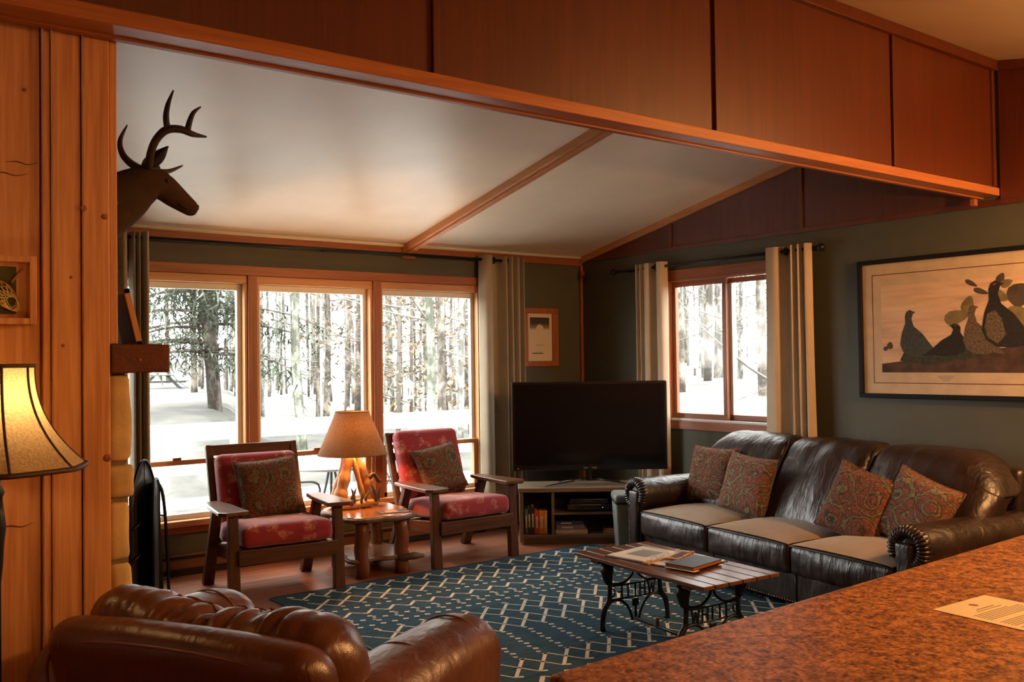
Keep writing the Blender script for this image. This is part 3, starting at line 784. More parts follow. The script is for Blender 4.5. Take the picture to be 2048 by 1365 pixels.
c3, cc = curtain('curtain', 'narrow curtain fold at the far left end of the rod', [(1.67, 6.74), (1.69, 6.66), (1.715, 6.66), (1.725, 6.72)], 2.42, .06, 'curtain_grey', 0, 'x')
# side window: rod + curtains
rd2 = T('curtain_rod', 'black rod with ball ends above the side window', 'curtain rod', (5.84, 0, 2.287))
MB().tube([(0, 6.24, 0), (0, 4.07, 0)], .013, 12).build('rod', 'black_metal', rd2, True)
for yy in (6.245, 4.055): MB().lathe([(.012, -.028), (.026, -.014), (.030, 0), (.026, .014), (.012, .028)], 16).build('finial', 'black_metal', rd2, True, loc=(0, yy, 0))
for yy in (6.05, 4.12): MB().tube([(.09, yy, 0), (0, yy, -.012)], .008, 8).build('bracket', 'black_metal', rd2, True)
c4, cc = curtain('curtain', 'cream grommet curtain on the side window next to the television', [(5.80, 5.92), (5.88, 5.895), (5.80, 5.87), (5.87, 5.845), (5.80, 5.815), (5.805, 5.765), (5.885, 5.73), (5.88, 5.69), (5.80, 5.665), (5.80, 5.615), (5.86, 5.59)], 2.325, .06, 'curtain', .0, 'y')
MB().tube(arc((0, 0, 0), .026, 0, 360, 16, 'xz')[:-1], .006, 8, closed=True).build('grommet', 'black_metal', c4, True, loc=(5.84-cc.x, 5.70-cc.y, 2.287-.06))
c5, cc = curtain('curtain', 'cream grommet curtain hanging behind the sofa', [(5.80, 4.515), (5.795, 4.43), (5.85, 4.395), (5.885, 4.36), (5.88, 4.30), (5.79, 4.285), (5.87, 4.255), (5.79, 4.225), (5.87, 4.20), (5.79, 4.165), (5.83, 4.125)], 2.325, .06, 'curtain', .20, 'y')
MB().tube(arc((0, 0, 0), .026, 0, 360, 16, 'xz')[:-1], .006, 8, closed=True).build('grommet', 'black_metal', c5, True, loc=(5.84-cc.x, 4.36-cc.y, 2.287-.06))

# ---------------------------------------------------------------- baseboard heater
ht = T('baseboard_heater', 'long brown electric baseboard heater under the wide window', 'heater', (3.2, 6.76, 0))
B('housing', 'heater', (-2.2, 1.55, -.02, .03, .045, .145), ht, .006)
B('slot_shade', 'opening_black', (-2.18, 1.53, -.024, -.019, .118, .14), ht); B('slot_shade', 'opening_black', (-2.18, 1.53, -.024, .03, .0, .044), ht)  # black strips stand in for shade in the slot and the gap below
for x in (-2.21, 1.55): B('end_cap', 'heater', (x-.02, x+.02, -.026, .034, 0, .15), ht, .004)

# ---------------------------------------------------------------- rug
RX0, RX1, RYT, RYB_ = 2.33, 5.03, 5.70, 2.22
rug = T('area_rug', 'navy blue rug with cream lattice pattern on the floor', 'rug', ((RX0+RX1)/2, (RYT+RYB_)/2, 0))
hx, hy = (RX1-RX0)/2, (RYT-RYB_)/2
MB().rbox((0, 0, .005), (hx, hy, .0049), .004, 2).build('pile', 'rug', rug)
P_ = .1465; mb = MB(); ox, oy = -(RX0+RX1)/2, -(RYT+RYB_)/2
zt = .0105
def q4(p, q, w):
    p = Vector((p[0], p[1])); q = Vector((q[0], q[1])); d = (q-p)
    if d.length < 1e-6: return
    d.normalize(); n_ = Vector((-d.y, d.x))*w/2
    c = [p+n_, q+n_, q-n_, p-n_]
    for a in c:
        if not (RX0+.02 < a.x < RX1-.02 and RYB_+.02 < a.y < RYT-.02): return
    o = len(mb.v); mb.v += [(a.x+ox, a.y+oy, zt) for a in c]; mb.f.append((o+3, o+2, o+1, o))
def dash(x, y, s_=.026): q4((x-s_*.55, y+s_*.25), (x+s_*.55, y-s_*.25), s_*.85)
def segbar(p, q, w=.022):                  # a bar made of woven blocks
    q4(p, q, w)
def rows(n):
    X = n*P_
    # first chevron row
    q4((X+.0, 5.640), (X+.035, 5.618), .022); segbar((X+.012, 5.628), (X-.09, 5.525), .018); dash(X-.078, 5.497, .022)
    q4((X+.005, 5.603), (X+.052, 5.520), .010)
    for (yt, yb, xt, xb) in ((5.432, 5.252, 0, 0), (4.625, 4.450, 0, 0), (4.390, 4.182, 0, 0), (3.738, 3.532, 0, 0)):
        base = {5.432: 3.483, 4.625: 3.687, 4.390: 3.374, 3.738: 3.132}[yt]
        off = (base-4.025) % P_
        x1 = X+off; dx = (yt-yb)*.96
        top = (x1, yt); bot = (x1-dx, yb); mid = (x1-dx/2, (yt+yb)/2)
        segbar(top, bot, .019)
        nm = (x1+P_-dx/2, (yt+yb)/2); nb_ = (x1+P_-dx, yb)
        q4(top, nm, .010); q4(mid, nb_, .010)
        dash(nm[0]-.0, nm[1], .014)
        if yt > 5: dash(bot[0]+.02, yb-.027, .022)
    for k in (0, .5): dash(X+(3.308-4.025) % P_+k*P_, 5.145, .026); dash(X+(3.122-4.025) % P_+k*P_, 4.742, .026)
    xo = X+(3.297-4.025) % P_
    q4((xo, 5.061), (xo-.076, 4.985), .020); q4((xo, 5.055), (xo+.047, 5.003), .010); q4((xo-.10, 5.001), (xo-.07, 4.982), .016)
    xo = X+(3.205-4.025) % P_
    dash(xo, 4.925, .024); dash(xo+.014, 4.900, .018); dash(xo+.002, 4.872, .016); dash(xo-.014, 4.842, .018); dash(xo, 4.813, .024); dash(xo+.071, 4.866, .026)
    xo = X+(3.691-4.025) % P_
    dash(xo, 4.661, .022); dash(xo+.009, 4.637, .018)
    xo = X+(3.358-4.025) % P_; dash(xo, 4.415, .022); dash(xo+.01, 4.398, .016)
    xo = X+(3.186-4.025) % P_
    for k in range(10): dash(xo-.074*k/9+(.008 if k % 2 else -.004), 4.166-.438*k/9, .024 if k % 2 else .020)
    # mirrored lower half (nearer the viewer)
    xo = X+(2.96-4.025) % P_; dash(xo, 3.526, .022)
    xm = X+(2.90-4.025) % P_
    segbar((xm, 3.47), (xm-.16, 3.30), .024); q4((xm, 3.47), (xm+P_-.08, 3.385), .010); q4((xm-.08, 3.385), (xm+P_-.16, 3.30), .010)
    for k in (0, .5): dash(xm+k*P_, 3.18, .026); dash(xm+.03+k*P_, 2.78, .026)
    dash(xm+.07, 3.05); dash(xm, 3.11, .022); dash(xm+.012, 3.08, .018); dash(xm-.01, 3.02, .018); dash(xm, 2.99, .022)
    q4((xm, 2.935), (xm-.076, 2.86), .020); q4((xm, 2.93), (xm+.047, 2.878), .010)
    segbar((xm, 2.67), (xm-.17, 2.49), .024); q4((xm, 2.67), (xm+P_-.085, 2.58), .010); q4((xm-.085, 2.58), (xm+P_-.17, 2.49), .010)
    segbar((xm+.012, 2.40), (xm-.09, 2.295), .018); q4((xm+.005, 2.375), (xm+.052, 2.29), .010)
for n in range(14, 40): rows(n + (4.025/P_ - int(4.025/P_)))
pat = mb.build('woven_pattern', 'rug_cream', rug); pat['kind'] = 'stuff'
B('binding', 'welt', (-hx-.004, hx+.004, hy-.002, hy+.006, .0, .0106), rug); B('binding', 'welt', (-hx-.006, -hx+.002, -hy, hy, .0, .0106), rug)

# ---------------------------------------------------------------- throw pillows
def pillow(name, label, w, h, th, mat, loc, rot, group=None, seed=0):
    n = 22
    t = T(name, label, 'pillow', loc, 0, group); t.rotation_mode = 'XYZ'; t.rotation_euler = rot
    def surf(sgn):
        def fn(a, b):
            u = a*2-1; v = b*2-1
            pin = 1-.07*(1-u*u)
            pinv = 1-.07*(1-v*v)
            x = u*w/2*pinv; z = v*h/2*pin
            bul = max(0, (1-u**4)*(1-v**4))**.55
            wr_ = .006*noise.noise(Vector((x*14+seed, z*14, sgn)))
            return (x, sgn*(th/2*bul + .002) + wr_*bul, z)
        return fn
    mb = MB(); mb.grid(surf(1), n, n); o = len(mb.v); mb2 = MB().grid(surf(-1), n, n)
    mb.add(mb2.v, [tuple(reversed(f)) for f in mb2.f])
    mb.build('cover', mat, t, True)
    def edge(s_):
        s_ *= 4; k = int(s_) % 4; f = s_-int(s_); u = f*2-1
        p = {0: (u, -1), 1: (1, u), 2: (-u, 1), 3: (-1, -u)}[k]
        return (p[0]*w/2*(1-.07*(1-p[1]**2)), 0, p[1]*h/2*(1-.07*(1-p[0]**2)))
    MB().tube([edge(i/64) for i in range(64)], .0045, 6, closed=True).build('piping', mat, t, True)
    return t

# ---------------------------------------------------------------- leather sofa
sofa = T('leather_sofa', 'long dark brown leather sofa with rolled arms and tan fabric seats', 'sofa', (4.651, 4.044, 0), R(-98))
LX0, LX1 = -.80, 1.365; CW = (LX1-LX0)/3
def sofa_part(name, mb, mat='sofa_leather', smooth=True, parent=sofa, **k): return mb.build(name, mat, parent, smooth, **k)
sofa_part('base', MB().rbox(((LX0+LX1)/2, .46, .15), ((LX1-LX0)/2+.04, .44, .095), .02, 8))
sofa_part('seam', MB().tube([(.655, .018, .06), (.655, .016, .24)], .004, 6), 'welt')
sofa_part('seam', MB().tube([(-.06, .018, .06), (-.06, .016, .24)], .004, 6), 'welt')
for k in range(3):
    x0 = LX0+CW*k+.003; x1 = x0+CW-.006; cx = (x0+x1)/2
    def wf(p, k=k):
        h = Vector((CW/2, .34, .085)); u = p.x/h.x; v = p.y/h.y
        crown = max(0, (1-u*u))*max(0, (1-v*v))
        q = p.copy()
        if p.z > 0: q.z += .055*crown**.7
        if p.y < -.2: q.y -= .022*(1-u*u)*(1-(p.z/.085)**2)
        q += Vector((0, 1, 1))*(.004*noise.noise(Vector((p.x*16+k*5, p.y*8, p.z*16))) + (.004*noise.noise(Vector((p.x*45+k*9, p.y*4, p.z*9))) if p.y < -.25 else 0))
        return q
    cu = sofa_part('seat_cushion', MB().rbox((cx, .315, .318), ((x1-x0)/2, .34, .085), .03, 34, wf))
    def top(u, v):
        x = (u*2-1)*(CW/2-.012); yv = (v*2-1)*.328; uu = x/(CW/2); vv = yv/.34
        z = .085+.055*max(0, (1-uu*uu)*(1-vv*vv))**.7 + .0045 - .012*max(0, abs(uu)-.9)*8*.4 - .010*max(0, -vv-.9)*6*.4
        return (cx+x, .315+yv, .318+z)
    ft = MB().grid(top, 24, 20).build('fabric_top', 'sofa_fabric', cu, True)
    ft['label'] = 'tan fabric seat top'
    rim = [top(i/23, 0) for i in range(24)] + [top(1, i/19) for i in range(1, 20)]
    MB().tube([(cx+(u*2-1)*(CW/2-.006), -.016-.010*(1-(u*2-1)**2), .396+.006*(1-(u*2-1)**2)) for u in [i/20 for i in range(21)]], .0045, 6).build('welt', 'welt', cu, True)
# back cushions
for k in range(3):
    x0 = LX0+CW*k-.0; x1 = x0+CW
    if k == 0: x0 -= .10
    if k == 2: x1 += .12
    cx = (x0+x1)/2; hx_ = (x1-x0)/2
    def wb_(p, k=k, hx_=hx_):
        q = p.copy(); u = p.x/hx_; v = p.z/.285
        q.y += .17*v                                  # lean
        if p.y < 0: q.y -= .05*max(0, 1-u*u)*max(0, 1-v*v)
        drop = 0
        e = .30
        if k == 0 and u < -1+e*2: drop = ((-1+2*e-u)/(2*e))**2*.16
        if k == 2 and u > 1-e*2: drop = ((u-1+2*e)/(2*e))**2*.20
        if p.z > 0: q.z -= drop*(v**1.2)
        if p.z > .15: q.z -= .012*u*u
        q.y += .016*noise.noise(Vector((p.x*9+k*7, p.z*4, 2))) + .007*noise.noise(Vector((p.x*26+k*3, p.z*6, 4)))*max(.2, v); q.z += .006*noise.noise(Vector((p.x*14+k*7, p.y*8, 5)))
        return q
    bc = sofa_part('back_cushion', MB().rbox((cx, .685, .665), (hx_, .13, .285), .085, 30, wb_, rs=5))
    def edge(u, z=.275):
        p = wb_(Vector(((u*2-1)*(hx_-.03), -.055, z-.02)), k, hx_); return (cx+p.x, .685+p.y-.035, .665+p.z-.012)
    MB().tube([edge(i/24) for i in range(25)], .0045, 6).build('welt', 'welt', bc, True)
    if k < 2:
        MB().tube([(x1-.004, .685-.10+.17*v/.285, .665+v) for v in (-.2, -.1, 0, .1, .2, .26)], .006, 6).build('seam', 'welt', bc, True)
sofa_part('back_frame', MB().rbox(((LX0+LX1)/2, .90, .46), ((LX1-LX0)/2+.10, .05, .40), .04, 8, lambda p: p+Vector((0, .06*(p.z+.4), 0))))
# rolled arms
def arm(cx, sgn):
    # cross-section in x-z, extruded along y
    prof = []
    zc_, r = .515, .118
    for i in range(19):
        a = R(-70+ (320)*i/18); prof.append((r*math.cos(a)*sgn, zc_+r*math.sin(a)))
    body = [(-.07*sgn, .46), (-.075*sgn, .06), (.045*sgn, .06), (.05*sgn, .40)]
    mb = MB()
    def sec(y, s_=1):
        pts = []
        for i in range(25):
            a = -PI/2 + PI*1.75*i/24
            rr = r*s_
            pts.append(((rr*math.cos(a))*sgn, zc_+rr*math.sin(a)))
        pts += [(-.062*sgn, .40), (-.066*sgn, .07), (.048*sgn, .07), (.05*sgn, .36)]
        return [(cx+x, y, z) for x, z in pts]
    ys = [.0, .008, .03, .2, .4, .6, .8, .93]
    ss = [.93, .985, 1, 1, .99, .98, .97, .95]
    o = 0; secs = [sec(y_, s_) for y_, s_ in zip(ys, ss)]; n = len(secs[0])
    for q in secs: mb.v += q
    for i in range(len(secs)-1):
        for j in range(n):
            f = (i*n+j, i*n+(j+1) % n, (i+1)*n+(j+1) % n, (i+1)*n+j)
            mb.f.append(f if sgn < 0 else tuple(reversed(f)))
    mb.f.append(tuple(range(n)) if sgn > 0 else tuple(reversed(range(n))))
    mb.f.append(tuple(range((len(secs)-1)*n, len(secs)*n)))
    a_ = sofa_part('arm', mb)
    # pleated ring round the scroll and a smooth front facing
    for i in range(26):
        a = -PI/2+.15+ (PI*1.60)*i/25
        c, s_ = math.cos(a)*sgn, math.sin(a)
        MB().tube([(cx+.060*c, -.010, zc_+.060*s_), (cx+.088*c, -.020, zc_+.088*s_), (cx+.112*c, -.006, zc_+.112*s_), (cx+.117*c, .03, zc_+.117*s_)], [.006, .010, .010, .005], 6).build('pleat', 'sofa_leather', a_, True)
    MB().rbox((cx-.008*sgn, -.012, .31), (.042, .020, .235), .035, 6, lambda p: Vector((p.x*(1+.35*max(0, p.z)/.235), p.y, p.z))).build('front_facing', 'sofa_leather', a_, True)
    m = MB()
    for i in range(26): m.rbox((cx+(.036)*sgn, -.030, .085+i*.013), (.0035, .0025, .0035), .002, 1, rs=1)
    m.build('nailheads', 'brass', a_)
arm(LX0-.075, -1); arm(LX1+.075, 1)
for x in (LX0, LX1):
    for yv in (.08, .85): sofa_part('foot', MB().lathe([(.03, 0), (.035, .03), (.028, .06)], 12, (x, yv, 0)), 'chair_wood')
# nailhead row on the base rail
m = MB()
for i in range(100): m.rbox((LX0+.01+i*.0212, .016, .068), (.004, .003, .004), .002, 1, rs=1)
sofa_part('nailheads', m, 'brass', False)

def sofa_world(x, y, z):
    a = R(-98); return (4.651+x*math.cos(a)-y*math.sin(a), 4.044+x*math.sin(a)+y*math.cos(a), z)
pillow('throw_pillow', 'rust patterned pillow at the far end of the sofa by the television', .42, .42, .14, 'pillow_a', sofa_world(-.62, .50, .645), (R(-18), R(0), R(-98+8)), 'throw pillows on the sofa', 1)
pillow('throw_pillow', 'tan patterned pillow leaning in front of the rust one on the sofa', .46, .42, .14, 'pillow_b', sofa_world(-.17, .42, .625), (R(-18), R(3), R(-98-2)), 'throw pillows on the sofa', 2)
pillow('throw_pillow', 'tilted patterned pillow on the sofa between the middle and near seats', .42, .43, .14, 'pillow_a', sofa_world(.78, .40, .62), (R(-20), R(16), R(-98+6)), 'throw pillows on the sofa', 3)
pillow('throw_pillow', 'patterned pillow slumped against the near rolled arm of the sofa', .44, .43, .14, 'pillow_b', sofa_world(1.13, .47, .61), (R(-20), R(16), R(-98-4)), 'throw pillows on the sofa', 4)

# ---------------------------------------------------------------- two wooden armchairs
def wood_chair(loc, rz, label):
    t = T('wooden_armchair', label, 'armchair', loc, rz, 'red cushioned wooden armchairs')
    for s_ in (-1, 1):
        x = .345*s_
        MB().bar((x, -.30, 0), (x, -.27, .555), .052, .075, (1, 0, 0), .048, .062).build('front_leg', 'chair_wood', t, bevel=.006)
        MB().bar((x, .36, 0), (x, .10, .555), .050, .075, (1, 0, 0), .046, .065).build('rear_leg', 'chair_wood', t, bevel=.006)
        MB().bar((x-.05*s_, -.29, .29), (x-.05*s_, .34, .235), .035, .085).build('side_rail', 'chair_wood_y', t, bevel=.005)
        poly = [(-.085, -.335), (.06, -.36), (.10, -.315), (.075, .05), (.05, .22), (-.04, .22), (-.07, .02)]
        poly = [(x+px_*s_, py_) for px_, py_ in poly]
        if s_ < 0: poly.reverse()
        MB().prism(poly, .553, .580).build('armrest', 'chair_wood_y', t, bevel=.006)
    MB().bar((-.325, -.315, .285), (.325, -.315, .285), .04, .095).build('front_rail', 'chair_wood_x', t, bevel=.006)
    MB().bar((-.30, .33, .235), (.30, .33, .235), .035, .08).build('rear_rail', 'chair_wood_x', t, bevel=.005)
    for s_ in (-1, 1): MB().bar((.30*s_, .26, .20), (.30*s_, .50, .93), .04, .05, (1, 0, 0)).build('back_post', 'chair_wood', t, bevel=.006)
    MB().bar((-.30, .488, .895), (.30, .488, .895), .028, .075).build('top_rail', 'chair_wood_x', t, bevel=.006)
    for zz in (.45, .60, .75):
        yy = .26+.24*(zz-.2)/.73; MB().bar((-.29, yy, zz), (.29, yy, zz), .02, .055).build('back_slat', 'chair_wood_x', t, bevel=.004)
    for k in range(5):
        yy = -.22+.12*k; MB().bar((-.29, yy, .305-.009*k*.9), (.29, yy, .305-.009*k*.9), .05, .015).build('seat_slat', 'chair_wood_x', t)
    def ws(p):
        u = p.x/.30; v = p.y/.315; q = p.copy()
        if p.z > 0: q.z += .022*max(0, (1-u**4)*(1-v**4))
        q += Vector((1, 1, 1))*.004*noise.noise(Vector((p.x*9, p.y*9, p.z*9+rz*9)))
        return q
    X = Matrix.Rotation(R(-4.5), 4, 'X')
    MB().rbox((0, 0, 0), (.298, .315, .066), .045, 10, ws, rs=4).build('seat_cushion', 'red_floral', t, True, loc=(0, -.03, .385), rot=(R(-4.5), 0, 0))
    MB().rbox((0, 0, 0), (.285, .06, .27), .05, 10, lambda p: Vector((p.x, p.y-.018*max(0, (1-(p.x/.285)**2)*(1-(p.z/.27)**2)), p.z)), rs=4).build('back_cushion', 'red_floral', t, True, loc=(0, .335, .655), rot=(R(-18), 0, 0))
    return t
ca = wood_chair((2.475, 6.0, 0), R(-5), 'left wooden armchair with red floral cushions in front of the wide window')
cb = wood_chair((3.955, 6.06, 0), R(0), 'right wooden armchair with red floral cushions beside the television stand')
for ch in ca.children:                       # this chair's back cushion has slid down below the top rail
    if ch.name.startswith('back_cushion'): ch.location.z -= .045
for ch in cb.children:
    if ch.name.startswith('back_cushion'): ch.location.z += .035; ch.location.y += .012
def chair_world(l, rz, x, y, z):
    return (l[0]+x*math.cos(rz)-y*math.sin(rz), l[1]+x*math.sin(rz)+y*math.cos(rz), z)
pillow('throw_pillow', 'dark brown patterned pillow on the left red armchair', .44, .42, .14, 'pillow_c', chair_world((2.475, 6.0), R(-5), .03, .17, .645), (R(-20), R(-4), R(-5)), 'throw pillows on the armchairs', 5)
pillow('throw_pillow', 'brown patterned pillow on the right red armchair', .40, .38, .13, 'pillow_c', chair_world((3.955, 6.06), 0, .0, .19, .655), (R(-20), R(-9), R(2)), 'throw pillows on the armchairs', 6)

# ---------------------------------------------------------------- rustic side table + driftwood lamp
TX, TY = 3.235, 6.08
st = T('rustic_side_table', 'rustic log side table with live edge slab top between the armchairs', 'side table', (TX, TY, 0), R(-4))
def slab_poly(rx, ry, seed, n=40, amp=.03):
    out = []
    for i in range(n):
        a = 2*PI*i/n; c, s_ = math.cos(a), math.sin(a)
        k = (abs(c)**7+abs(s_)**7)**(-1/7)
        r_ = 1+amp/max(rx, ry)*noise.noise(Vector((c*2.2+seed, s_*2.2, seed)))*2
        out.append((rx*k*c*r_, ry*k*s_*r_))
    return out
def live_slab(name, rx, ry, z0, z1, seed):
    pl = slab_poly(rx, ry, seed); n = len(pl)
    o = MB().prism(pl, z0, z1).build(name, 'rustic_top', st, bevel=.006)
    pts = [(a*1.005, b*1.005, (z0+z1)/2-.003+.004*noise.noise(Vector((k*.7, seed, 0)))) for k, (a, b) in enumerate(pl)]
    MB().tube(pts, [(z1-z0)*(.42+.10*noise.noise(Vector((k*1.3, seed, 5)))) for k in range(n)], 8, closed=True).build('bark_edge', 'bark', o, True)
live_slab('slab_top', .27, .31, .385, .425, 3.3); live_slab('lower_shelf', .23, .27, .105, .135, 8.1)
for i, (x, y, r_) in enumerate(((-.165, -.24, .048), (.135, -.25, .050), (-.16, .22, .045), (.15, .21, .045))):
    pts = [(x+.006*math.sin(k*1.7+i), y+.005*math.cos(k*2.1+i), .385*k/6) for k in range(7)]
    MB().tube(pts, [r_*(1+.06*math.sin(k*2+i)) for k in range(7)], 12).build('log_leg', 'rustic', st, True)
MB().tube([(.10, -.30, .12), (.20, -.33, .125), (.27, -.34, .12)], [.022, .028, .012], 8).build('branch_stub', 'bark', st, True)
# leaflet on the table
lf = T('postcard', 'glossy dark picture leaflet lying on the rustic side table', 'leaflet', (3.33, 5.90, .4265), R(-14))
B('sheet', 'ink', (-.11, .11, -.065, .065, 0, .003), lf); B('picture', 'drift', (-.055, .03, -.035, .035, .003, .0036), lf); B('border', 'mat_card', (-.105, .105, -.062, -.055, .003, .0034), lf)

LXp, LYp = 3.205, 6.27
dl = T('driftwood_lamp', 'table lamp of leaning driftwood with a burlap shade on the rustic side table', 'lamp', (LXp, LYp, .426))
def stick(pts, r, name='driftwood_piece', mat='drift', n=10):
    sp = smooth_path(pts, 4); rr = lerp_list(r, len(sp))
    rr = [a*(1+.14*math.sin(i*1.9+pts[0][0]*40)) for i, a in enumerate(rr)]
    MB().tube(sp, rr, n).build(name, mat, dl, True)
stick([(-.13, -.03, .0), (-.10, -.01, .12), (-.06, 0, .25), (-.01, .01, .42)], [.058, .048, .042, .034])
stick([(-.15, .05, .01), (-.09, .05, .16), (-.03, .03, .40)], [.042, .038, .028])
stick([(.14, -.02, .03), (.11, -.01, .15), (.06, 0, .29), (.0, .01, .42)], [.036, .044, .040, .030])
stick([(.07, -.05, .04), (.035, -.035, .18), (-.005, -.01, .38)], [.020, .022, .018])
stick([(.17, .04, .05), (.12, .04, .20), (.03, .02, .40)], [.020, .026, .020])
stick([(-.18, -.06, .025), (-.06, -.075, .022), (.06, -.075, .03), (.17, -.05, .03)], [.022, .026, .028, .024], 'base_log')
stick([(-.10, .06, .02), (.05, .07, .025), (.17, .05, .025)], [.026, .028, .024], 'base_log')
for (x, y, z, a, s_) in ((-.06, -.09, .05, 20, 1.0), (-.035, -.08, .06, -15, .9), (.02, -.09, .055, 5, .6), (.055, -.085, .06, 25, .6), (.15, -.07, .06, -25, 1.0), (.175, -.05, .05, 15, .9)):
    h = .105*s_
    stick([(x, y, z-.02), (x+.2*h*math.sin(R(a)), y-.01, z+h*.4), (x+h*math.sin(R(a)), y-.012, z+h)], [.013*s_+.004, .011*s_+.003, .003], 'root_knob', 'bark', 8)
MB().grid(lambda u, v: (.155+.09*(u-.5)+.02*math.sin(v*6), -.06-.05*(v-.5), .20+.03*math.sin(u*5)+.02*v), 8, 6).build('bracket_fungus', 'bark', dl, True, solid=.012)
MB().tube([(0, .01, .34), (0, .01, .47)], .008, 8).build('lamp_stem', 'brass', dl, True)
MB().lathe([(.018, .44), (.022, .46), (.018, .48)], 14).build('socket', 'brass', dl, True)
bulbm = bpy.data.materials.new('glowing_bulb'); bulbm.use_nodes = True
bb_ = bulbm.node_tree.nodes['Principled BSDF']; bb_.inputs['Emission Color'].default_value = (1, .6, .25, 1); bb_.inputs['Emission Strength'].default_value = 12
MB().lathe([(.012, .475), (.026, .51), (.030, .54), (.022, .565), (.004, .575)], 14).build('bulb', bulbm, dl, True)
sh_ = MB()
sh_.grid(lambda u, v: ((.255-.132*v)*math.cos(2*PI*u), (.255-.132*v)*math.sin(2*PI*u), .392+.315*v), 48, 8, cu=True)
sd = sh_.build('lamp_shade', 'burlap', dl, True)
MB().tube([(.256*math.cos(2*PI*i/48), .256*math.sin(2*PI*i/48), .392) for i in range(48)], .003, 6, closed=True).build('shade_rim', 'burlap', sd, True)
MB().tube([(.124*math.cos(2*PI*i/48), .124*math.sin(2*PI*i/48), .707) for i in range(48)], .003, 6, closed=True).build('shade_rim', 'burlap', sd, True)
for k in range(3): MB().tube([(0, .0, .60), (.124*math.cos(2*PI*k/3), .124*math.sin(2*PI*k/3), .70)], .002, 5).build('shade_spider', 'black_metal', sd)
bulb_light('driftwood_lamp_bulb', (LXp, LYp-.02, .426+.53), 32, .03)

# ---------------------------------------------------------------- television stand, television and contents
RZT = R(-36.8); SX, SY = 5.06, 5.70
def tvw(x, y, z): return (SX+x*math.cos(RZT)-y*math.sin(RZT), SY+x*math.sin(RZT)+y*math.cos(RZT), z)
ts = T('tv_stand', 'low grey brown wooden television stand in the corner', 'tv stand', (SX, SY, 0), RZT)
B('top', 'stand', (-.60, .60, -.02, .42, .425, .460), ts, .004)
for x in (-.575, .575): B('side_panel', 'stand', (x-.015, x+.015, 0, .40, .02, .425), ts, .002)
for x in (-.32, .32): B('divider', 'stand', (x-.012, x+.012, .01, .40, .075, .425), ts, .002)
B('bottom_shelf', 'stand', (-.56, .56, .0, .40, .05, .078), ts, .002); B('plinth', 'stand', (-.56, .56, .02, .04, .0, .05), ts)
B('middle_shelf', 'stand', (-.308, .308, .03, .39, .235, .252), ts, .002); B('back_panel', 'dark_matte', (-.56, .56, .395, .405, .05, .43), ts)
tv = T('television', 'large black flat television on the low corner stand', 'television', tvw(.0, .17, .461), RZT)
W_, H_ = 1.285, .735; z0 = .118
MB().rbox((0, .02, z0+H_/2), (W_/2, .022, H_/2), .008, 3).build('bezel', 'black_plastic', tv, bevel=0)
B('screen', 'screen', (-W_/2+.022, W_/2-.022, -.0035, .0, z0+.045, z0+H_-.022), tv)
MB().rbox((0, .055, z0+.33), (.5, .03, .24), .02, 3).build('rear_housing', 'dark_matte', tv)
for x in (-W_/2-.0015, W_/2+.0015): B('side_trim', 'silver', (x-.0025, x+.0025, .0, .03, z0+.01, z0+H_-.005), tv)
MB().bar((0, .02, .03), (0, .02, z0+.05), .06, .03).build('neck', 'black_plastic', tv, bevel=.004)
for (ax, ay) in ((-.38, -.13), (.38, -.13), (-.26, .12), (.26, .12)):
    MB().tube([(0, .02, .055), (ax*.5, .02+(ay-.02)*.5, .028), (ax, ay, .008)], [.016, .011, .007], 8, flat=.6).build('stand_leg', 'black_plastic', tv, True)
lm = bpy.data.materials.new('red_standby_led'); lm.use_nodes = True; q_ = lm.node_tree.nodes['Principled BSDF']
q_.inputs['Base Color'].default_value = (.6, .02, .01, 1); q_.inputs['Emission Color'].default_value = (1, .05, .02, 1); q_.inputs['Emission Strength'].default_value = 3
B('standby_light', lm, (-W_/2+.045, -W_/2+.048, -.004, 0, z0+.017, z0+.020), tv)
# brand plate lettering (SAMSUNG) as small flat letters
def letters(txt, size, mat, parent, loc, rot, depth=.0004, name='lettering', align='CENTER'):
    cu = bpy.data.curves.new(name, 'FONT'); cu.body = txt; cu.size = size; cu.extrude = depth; cu.align_x = align; cu.resolution_u = 2
    tmp = bpy.data.objects.new(name+'_tmp', cu); COL.objects.link(tmp)
    dg = bpy.context.evaluated_depsgraph_get(); me = bpy.data.meshes.new_from_object(tmp.evaluated_get(dg))
    bpy.data.objects.remove(tmp); bpy.data.curves.remove(cu)
    o = bpy.data.objects.new(name, me); COL.objects.link(o); me.materials.clear(); me.materials.append(M[mat] if isinstance(mat, str) else mat)
    o.parent = parent; o.location = loc; o.rotation_euler = rot
    return o
letters('SAMSUNG', .024, 'silver', tv, (0, -.0030, z0+.012), (R(90), 0, 0))
# receiver boxes
bx_ = T('cable_box', 'black cable box with blue light on the stand middle shelf', 'cable box', tvw(-.02, .12, .2525), RZT)
MB().rbox((0, .06, .03), (.18, .09, .026), .005, 2).build('case', 'black_plastic', bx_); B('front_panel', 'dark_matte', (-.17, .17, -.032, -.030, .012, .05), bx_)
bl = bpy.data.materials.new('blue_status_led'); bl.use_nodes = True; q_ = bl.node_tree.nodes['Principled BSDF']; q_.inputs['Emission Color'].default_value = (.2, .3, 1, 1); q_.inputs['Emission Strength'].default_value = 4
MB().lathe([(.002, 0), (.002, .001)], 8).build('status_light', bl, bx_, loc=(.11, -.032, .03), rot=(R(90), 0, 0))
dv = T('disc_player', 'slim black disc player on top of the cable box', 'disc player', tvw(-.02, .12, .2525+.0575), RZT)
MB().rbox((0, .06, .022), (.16, .09, .02), .004, 2).build('case', 'black_plastic', dv); B('tray', 'dark_matte', (-.08, .03, -.0325, -.030, .018, .028), dv)
